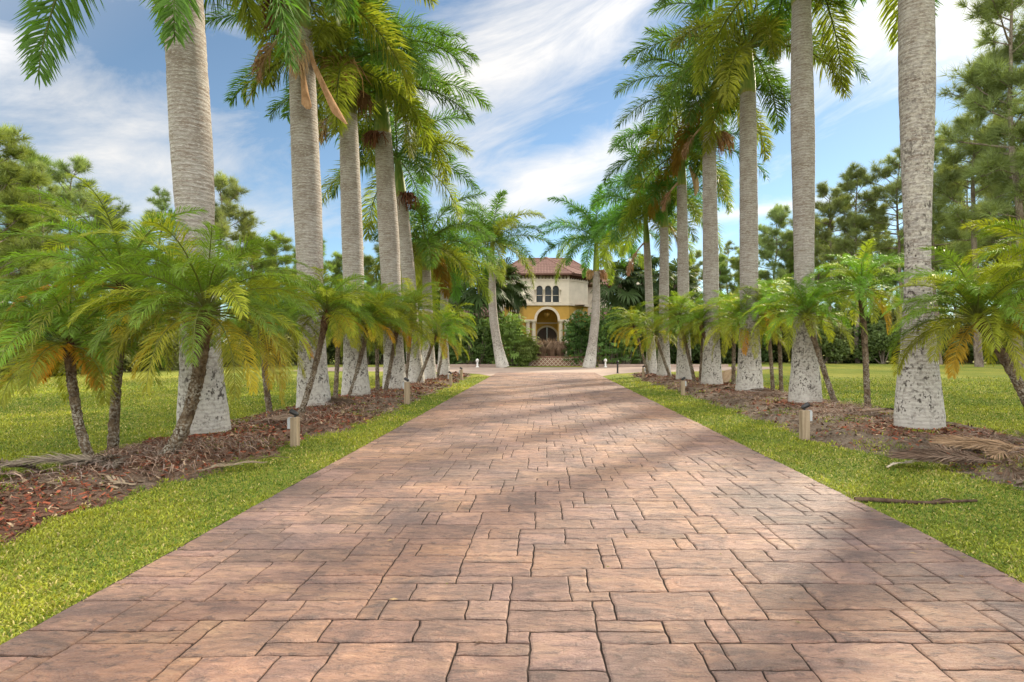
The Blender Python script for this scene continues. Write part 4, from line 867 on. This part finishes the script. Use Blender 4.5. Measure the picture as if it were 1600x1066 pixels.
# ------------------------------------------------------------------ mansion
H = empty('mansion', (0, 56, 0)); tag(H, 'two-storey ochre and cream mansion with arched entrance and red tiled hip roof', 'house')
k = 56 / F; hx = lambda px: (px - VX) * k
A, B = (hx(818), 0), (hx(889), 0); Rr = (hx(921), 2.0); Ll = (hx(786), 2.0)
z1, z2 = 5.75, 8.55
def arch_panel(mb, p, q, z0, zt, holes, th=.35, m=0, seg=14):
    """wall from p to q (plan), with arched holes (u0,u1,zbase,zspring); real thickness"""
    p = np.array(p); q = np.array(q); L = np.linalg.norm(q - p); e = (q - p) / L; nn = np.array([e[1], -e[0]])
    pt = lambda u, z, dd=0: (p[0] + e[0] * u - nn[0] * dd, p[1] + e[1] * u - nn[1] * dd, z)
    us = 0
    def quad(a, b, c, d): mb.add([a, b, c, d], [(0, 1, 2, 3)], (1, 1, 1), m)
    for (u0, u1, zb, zs) in sorted(holes) + [(L, L, 0, 0)]:
        if u0 > us: quad(pt(us, z0), pt(u0, z0), pt(u0, zt), pt(us, zt))
        if u1 > u0:
            r = (u1 - u0) / 2; th_ = np.linspace(np.pi, 0, seg + 1); ua = (u0 + u1) / 2 + r * np.cos(th_); za = zs + r * np.sin(th_)
            if zb > z0: quad(pt(u0, z0), pt(u1, z0), pt(u1, zb), pt(u0, zb)); quad(pt(u0, zb), pt(u1, zb), pt(u1, zb, th), pt(u0, zb, th))
            for i in range(seg):
                quad(pt(ua[i], za[i]), pt(ua[i + 1], za[i + 1]), pt(ua[i + 1], zt), pt(ua[i], zt)); quad(pt(ua[i], za[i]), pt(ua[i], za[i], th), pt(ua[i + 1], za[i + 1], th), pt(ua[i + 1], za[i + 1]))
            quad(pt(u0, zb), pt(u0, zb, th), pt(u0, zs, th), pt(u0, zs)); quad(pt(u1, zs), pt(u1, zs, th), pt(u1, zb, th), pt(u1, zb))
        us = u1
def arch_trim(mb, p, q, uc, r, zs, w=.2, dd=.06, seg=18):
    p = np.array(p); q = np.array(q); e = (q - p) / np.linalg.norm(q - p); nn = np.array([e[1], -e[0]])
    th_ = np.linspace(np.pi, 0, seg + 1); V = []
    for t_ in th_:
        for (rr, o) in ((r, .0), (r, dd), (r + w, dd), (r + w, 0)):
            u = uc + rr * math.cos(t_); V.append((p[0] + e[0] * u + nn[0] * o, p[1] + e[1] * u + nn[1] * o, zs + rr * math.sin(t_)))
    fs = []
    for i in range(seg):
        for j in range(4): a, b = i * 4 + j, i * 4 + (j + 1) % 4; fs.append((a, b, b + 4, a + 4))
    mb.add(V, fs)
LAB = B[0] - A[0]; uc = hx(855) - A[0]; r1 = 1.03; zs = 4.25
LBR = math.hypot(Rr[0] - B[0], 2.0); LLA = math.hypot(A[0] - Ll[0], 2.0)
mb = MB(); arch_panel(mb, A, B, 0, z1, [(uc - r1, uc + r1, 0, zs)]); arch_panel(mb, B, Rr, 0, z1, [(LBR / 2 - .85, LBR / 2 + .85, .3, zs)]); arch_panel(mb, Ll, A, 0, z1, [(LLA / 2 - .85, LLA / 2 + .85, .3, zs)])
mb.build('lower_wall', M['ochre'], H)
mb = MB(); wx = [hx(843) - A[0], hx(856.5) - A[0], hx(868.5) - A[0]]
arch_panel(mb, A, B, z1, z2, [(u - .31, u + .31, 5.95, 7.28) for u in wx], .3); arch_panel(mb, B, Rr, z1, z2, []); arch_panel(mb, Ll, A, z1, z2, [])
mb.build('upper_wall', M['cream'], H)
for u in wx:
    mb = MB(); X = A[0] + u; mb.box((X - .36, .24, 5.9), (X - .30, .30, 7.5)); mb.box((X + .30, .24, 5.9), (X + .36, .30, 7.5)); mb.box((X - .30, .24, 6.62), (X + .30, .29, 6.67)); mb.box((X - .30, .24, 5.9), (X + .30, .30, 5.97)); w = mb.build('window', M['trim'], H)
    mb = MB(); mb.box((X - .36, .31, 5.9), (X + .36, .33, 7.6)); mb.build('pane', M['glass'], w)
for u in (wx[0] - .42, (wx[0] + wx[1]) / 2, (wx[1] + wx[2]) / 2, wx[2] + .42):
    X = A[0] + u; mb = MB(); mb.tube([(X, -.05, 5.92), (X, -.05, 6.0), (X, -.05, 6.02), (X, -.05, 7.08), (X, -.05, 7.1), (X, -.05, 7.22)], [.11, .11, .075, .065, .11, .12], 10); mb.build('window_column', M['trim'], H, True)
for s, nm in ((-1, 0), (1, 0)):
    for off in (1.32, 1.88):
        X = A[0] + uc + s * off; mb = MB(); mb.tube([(X, -.28, 0), (X, -.28, .25), (X, -.28, .27), (X, -.28, 3.85), (X, -.28, 3.9), (X, -.28, 4.05)], [.27, .27, .21, .19, .24, .28], 16); mb.box((X - .29, -.56, 4.05), (X + .29, -.002, 4.22)); mb.build('column', M['trim'], H)
mb = MB(); arch_trim(mb, A, B, uc, r1, zs, .24); arch_trim(mb, B, Rr, LBR / 2, .85, zs, .2); arch_trim(mb, Ll, A, LLA / 2, .85, zs, .2); mb.build('arch_trim', M['trim'], H)
def band(mb, pts, z0, z1_, out):
    """moulding following the plan outline"""
    P = np.array(pts); n = len(P); O = []
    for i in range(n):
        e0 = P[i] - P[i - 1] if i else P[1] - P[0]; e1 = P[i + 1] - P[i] if i < n - 1 else e0
        a = np.array([e0[1], -e0[0]]); b = np.array([e1[1], -e1[0]]); a = a / np.linalg.norm(a); b = b / np.linalg.norm(b); mvec = (a + b) / 2; O.append(P[i] + mvec / (np.linalg.norm(mvec) ** 2) * out)
    for i in range(n - 1):
        p, q, r_, s_ = P[i], P[i + 1], O[i + 1], O[i]
        mb.add([(*s_, z0), (*r_, z0), (*r_, z1_), (*s_, z1_), (*p, z0), (*q, z0), (*q, z1_), (*p, z1_)], [(0, 1, 2, 3), (3, 2, 6, 7), (1, 0, 4, 5), (0, 3, 7, 4), (2, 1, 5, 6)])
BK = (Rr[0], 7.0); BL = (Ll[0], 7.0); outline = [BL, Ll, A, B, Rr, BK]
mb = MB(); band(mb, outline, z1 - .12, z1 + .14, .14); mb.build('belt_course', M['trim'], H)
mb = MB(); band(mb, outline, z2 - .5, z2 - .34, .05); mb.build('frieze', M['trim'], H)
for (p, q) in ((A, B), (B, Rr), (Ll, A)):
    p = np.array(p); q = np.array(q); L = np.linalg.norm(q - p); e = (q - p) / L; nn = np.array([e[1], -e[0]])
    for u in np.arange(.15, L, .34):
        c = p + e * u; a = c - e * .05; b = c + e * .05; o = nn * .45
        mb = MB(); mb.add([(*a, z2 - .3), (*b, z2 - .3), (*(b + o * .6), z2 - .16), (*(a + o * .6), z2 - .16), (*a, z2 - .02), (*b, z2 - .02), (*(b + o), z2 - .02), (*(a + o), z2 - .02)], [(0, 1, 2, 3), (3, 2, 6, 7), (0, 3, 7, 4), (2, 1, 5, 6)]); mb.build('eave_bracket', M['dark_eave'], H)
mb = MB(); band(mb, outline, z2, z2 + .16, .62); mb.build('eave', M['dark_eave'], H)
def roof_face(mb, e0, e1, t0, t1, pitch=.30, rib=.055):
    """tiled roof plane between eave e0-e1 and top t0-t1 with barrel ribs"""
    e0, e1, t0, t1 = map(lambda v: np.array(v, float), (e0, e1, t0, t1)); W = np.linalg.norm(e1 - e0); nu = max(2, int(W / pitch)) * 6; nv = 26
    N_ = np.cross(e1 - e0, (t0 + t1) / 2 - e0); N_ /= np.linalg.norm(N_)
    if N_[2] < 0: N_ = -N_
    u = np.linspace(0, 1, nu + 1); v = np.linspace(0, 1, nv + 1)
    E = e0 + (e1 - e0) * u[:, None]; ax = (e1 - e0) / W
    V = []; C = []
    w0 = 0
    for vv in v:
        a = e0 + (t0 - e0) * vv; b = e1 + (t1 - e1) * vv
        row = a + (b - a) * u[:, None]; s = (row - e0) @ ax
        V.append(row + N_ * (rib * np.abs(np.sin(np.pi * s / pitch)))[:, None] + N_ * .02 * ((vv * nv) % 2))
        C.append(np.repeat((.86 + .28 * (np.sin(np.floor(s / pitch) * 12.9 + round(vv * nv) * 7.7) * .5 + .5))[:, None], 3, 1))
    V = np.concatenate(V); i, j = np.meshgrid(np.arange(nv), np.arange(nu), indexing='ij'); i = i.ravel(); j = j.ravel(); n1 = nu + 1
    mb.add(V, np.stack([i * n1 + j, i * n1 + j + 1, (i + 1) * n1 + j + 1, (i + 1) * n1 + j], 1), np.concatenate(C))
def grow(pts, o):
    c = np.mean(pts, 0); return [tuple(np.array(p) + (np.array(p) - c) / np.linalg.norm(np.array(p) - c) * o) for p in pts]
zE = z2 + .165; ol = grow(outline, .72); apex = (hx(853), 3.6, 10.85)
mb = MB()
for i in range(5): roof_face(mb, (*ol[i], zE), (*ol[i + 1], zE), apex, apex)
rf = mb.build('roof', M['tile'], H, True)
mb = MB()
for i in range(6): mb.tube(np.array([(*ol[i], zE + .04), tuple((np.array((*ol[i], zE)) + np.array(apex)) / 2 + [0, 0, .05]), (apex[0], apex[1], apex[2] + .06)]), .10, 8)
mb.build('ridge_tiles', M['tile'], rf, True)
# entrance recess, inner door and lantern
mb = MB(); arch_panel(mb, (A[0] - 1.4, 3.2), (B[0] + 1.6, 3.2), 0, z1, [(uc + 1.4 - 1.05, uc + 1.4 + 1.05, 0, 2.55)], .3); mb.build('porch_wall', M['ochre'], H)
mb = MB(); arch_trim(mb, (A[0] - 1.4, 3.2), (B[0] + 1.6, 3.2), uc + 1.4, 1.05, 2.55, .18, .05); mb.box((A[0] - 1.4, 3.16, 3.95), (B[0] + 1.6, 3.196, 4.1)); mb.build('door_trim', M['trim'], H)
mb = MB(); X = A[0] + uc
for s in (-1, 1): mb.box((X + s * .004 if s > 0 else X - 1.04, 3.4, 0), (X + 1.04 if s > 0 else X - .004, 3.46, 3.62)); mb.box((X + s * .25 if s > 0 else X - .8, 3.37, .3), (X + .8 if s > 0 else X - .25, 3.399, 2.3))
dr = mb.build('door', M['door'], H)
mb = MB()
for s in (-1, 1): mb.tube([(X + s * .1, 3.34, 1.0), (X + s * .1, 3.33, 1.35)], .02, 6)
mb.build('handle', M['lamp'], dr)
mb = MB(); mb.box((A[0] - 1.4, .4, z1 - .06), (B[0] + 1.6, 3.15, z1 - .02)); mb.build('porch_ceiling', M['dark_eave'], H)
mb = MB(); mb.tube([(X, 1.2, z1 - .06), (X, 1.2, 5.0)], .02, 6); mb.tube([(X, 1.2, 5.0), (X, 1.2, 4.95), (X, 1.2, 4.7), (X, 1.2, 4.5), (X, 1.2, 4.42)], [.05, .28, .30, .16, .03], 10)
for q in range(6): a = q * 1.047; mb.tube([(X + .3 * math.cos(a), 1.2 + .3 * math.sin(a), 4.7), (X + .42 * math.cos(a), 1.2 + .42 * math.sin(a), 4.75), (X + .42 * math.cos(a), 1.2 + .42 * math.sin(a), 4.95)], [.02, .02, .03], 6)
mb.build('lantern', M['lamp'], H)
# wings and main body behind
mb = MB(); mb.box((hx(700), 3.0, 0), (Ll[0] + .2, 12, 4.7)); mb.box((Rr[0] - .2, 4.2, 0), (hx(1045), 13, 4.3)); mb.build('wing_wall', M['ochre'], H)
mb = MB(); mb.box((hx(745), 6.9, 4.71), (hx(962), 15, 8.2)); mb.build('upper_body', M['cream'], H)
for px, yy in ((718, 2.93), (738, 2.93), (760, 2.93), (960, 4.13), (990, 4.13), (1020, 4.13)):
    mb = MB(); mb.box((hx(px) - .5, yy, 1.2), (hx(px) + .5, yy + .09, 3.2)); mb.build('wing_window', M['glass'], H)
def hip(x0, x1, y0, y1, z, zr, o=.6):
    mb = MB(); x0 -= o; x1 += o; y0 -= o; y1 += o; d = (y1 - y0) / 2; ym = (y0 + y1) / 2; a, b = (x0 + d, ym, zr), (x1 - d, ym, zr)
    if a[0] > b[0]: a = b = ((x0 + x1) / 2, ym, zr)
    roof_face(mb, (x0, y0, z), (x1, y0, z), a, b); roof_face(mb, (x1, y0, z), (x1, y1, z), b, b); roof_face(mb, (x0, y1, z), (x0, y0, z), a, a); roof_face(mb, (x1, y1, z), (x0, y1, z), b, a)
    mb.box((x0 + .02, y0 + .02, z - .18), (x1 - .02, y1 - .02, z - .01), (.5, .4, .35))
    w = mb.build('roof', M['tile'], H, True); mr = MB()
    for (e, t_) in (((x0, y0, z), a), ((x1, y0, z), b), (a, b)): mr.tube(np.array([e, np.array(t_) * .5 + np.array(e) * .5, t_]) + [0, 0, .05], .10, 8)
    mr.build('ridge_tiles', M['tile'], w, True)
hip(hx(700), Ll[0] + .1, 3.0, 12, 4.72, 6.6); hip(Rr[0] - .1, hx(1045), 4.2, 13, 4.32, 6.4); hip(hx(745), hx(962), 6.9, 15, 8.4, 11.9)

# ------------------------------------------------------------------ camera, sun, sky
cam = bpy.data.cameras.new('camera'); co = link(bpy.data.objects.new('camera', cam)); co.location = (0, 0, CH); co.rotation_euler = (R(90), 0, 0)
cam.sensor_width = 36; cam.lens = F / 1600 * 36; cam.shift_x = -49 / 1600; cam.shift_y = 10 / 1600; cam.clip_end = 3000; cam.clip_start = .05
scene.camera = co
AZ, EL = R(37), R(25)
sd = Vector((math.sin(AZ) * math.cos(EL), math.cos(AZ) * math.cos(EL), math.sin(EL)))
sun = bpy.data.lights.new('sun', 'SUN'); sun.energy = 3.5; sun.angle = R(4.5); sun.color = (1, .86, .66)
so = link(bpy.data.objects.new('sun', sun)); so.rotation_euler = sd.to_track_quat('Z', 'Y').to_euler()
CLB, BCK_FILL = 5.9, 16.0
w = bpy.data.worlds.new('World'); scene.world = w; w.use_nodes = True
class WN(NT):
    def __init__(s, t): s.t = t; t.nodes.clear(); s.out = t.nodes.new('ShaderNodeOutputWorld')
q = WN(w.node_tree)
sky = q.n('TexSky', sky_type='NISHITA'); sky.sun_disc = False; sky.sun_elevation = EL; sky.sun_rotation = AZ; sky.air_density = .75; sky.dust_density = .04; sky.ozone_density = 1.0
dirv = q.n('TexCoord').outputs['Generated']
dot = lambda v: q.n('VectorMath', {0: dirv, 1: tuple(v)}, operation='DOT_PRODUCT').outputs['Value']
st = q.n('Mapping', {'Vector': dirv, 'Rotation': (0, R(17), 0)}).outputs[0]
st = q.n('Mapping', {'Vector': st, 'Scale': (1.3, 1.3, 4.6), 'Location': (1.7, .4, 2.2)}).outputs[0]
c1 = q.noise(st, 2.3, 11, .66, .7); c2 = q.noise(q.n('Mapping', {'Vector': dirv, 'Location': (5.3, 1.2, .7), 'Scale': (1, 1, 2.5)}).outputs[0], 2.6, 5, .55)
cl = q.math('ADD', q.math('MULTIPLY', c1, .75), q.math('MULTIPLY', c2, .30))
for (px, py, ha, hb, tilt, wt) in [(890, 45, 210, 62, 20, .26), (690, 120, 130, 34, 25, .15), (900, 250, 120, 30, 24, .20), (800, 310, 110, 24, 20, .14), (100, 140, 190, 46, -4, .21), (205, 255, 95, 32, 3, .18), (1420, 50, 280, 80, 12, .26), (1210, 326, 110, 7, 4, .25), (440, 330, 110, 26, 5, .14),
                                   (600, 40, 130, 60, 20, -.10), (1330, 215, 200, 70, 12, -.16), (170, 40, 150, 32, 5, -.12), (960, 165, 110, 34, 22, -.16), (400, 200, 120, 70, 0, -.12), (80, 215, 90, 25, 0, -.08)]:
    c = Vector(((px - VX) / F, 1, (HY - py) / F)); sc = c.length; c = c / sc; ex = c.cross(Vector((0, 0, 1))).normalized(); ez = ex.cross(c); t_ = R(tilt)
    ea = ex * math.cos(t_) + ez * math.sin(t_); eb = ez * math.cos(t_) - ex * math.sin(t_)
    fa = q.math('DIVIDE', dot(ea), ha / F / sc); fb = q.math('DIVIDE', dot(eb), hb / F / sc)
    g = q.math('EXPONENT', q.math('MULTIPLY', q.math('ADD', q.math('MULTIPLY', fa, fa), q.math('MULTIPLY', fb, fb)), -.6))
    cl = q.math('ADD', cl, q.math('MULTIPLY', g, q.math('MULTIPLY', q.math('GREATER_THAN', dot(c), 0.0), wt)))
behind = q.ramp(dot((-.25, -.80, .55)), -.25, .35)                    # unseen bright clouds overhead and behind the camera, added to lift ambient fill
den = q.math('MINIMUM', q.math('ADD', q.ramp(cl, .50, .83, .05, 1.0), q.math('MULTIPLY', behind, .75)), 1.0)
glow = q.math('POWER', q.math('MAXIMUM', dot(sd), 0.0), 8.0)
cb = q.math('ADD', q.math('ADD', q.ramp(cl, .5, 1.0, CLB, CLB * 1.25), q.math('MULTIPLY', glow, 3.0)), q.math('MULTIPLY', behind, BCK_FILL))
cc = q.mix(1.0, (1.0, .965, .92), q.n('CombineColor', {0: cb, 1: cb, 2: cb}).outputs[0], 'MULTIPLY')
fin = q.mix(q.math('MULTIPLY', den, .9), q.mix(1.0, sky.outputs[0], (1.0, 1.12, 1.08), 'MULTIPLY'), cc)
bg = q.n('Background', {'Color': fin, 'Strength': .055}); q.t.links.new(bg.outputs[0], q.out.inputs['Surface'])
scene.view_settings.view_transform = 'Standard'; scene.view_settings.look = 'None'; scene.view_settings.gamma = 1; scene.view_settings.exposure = 1.47
scene.cycles.max_bounces = 8; scene.cycles.transparent_max_bounces = 8
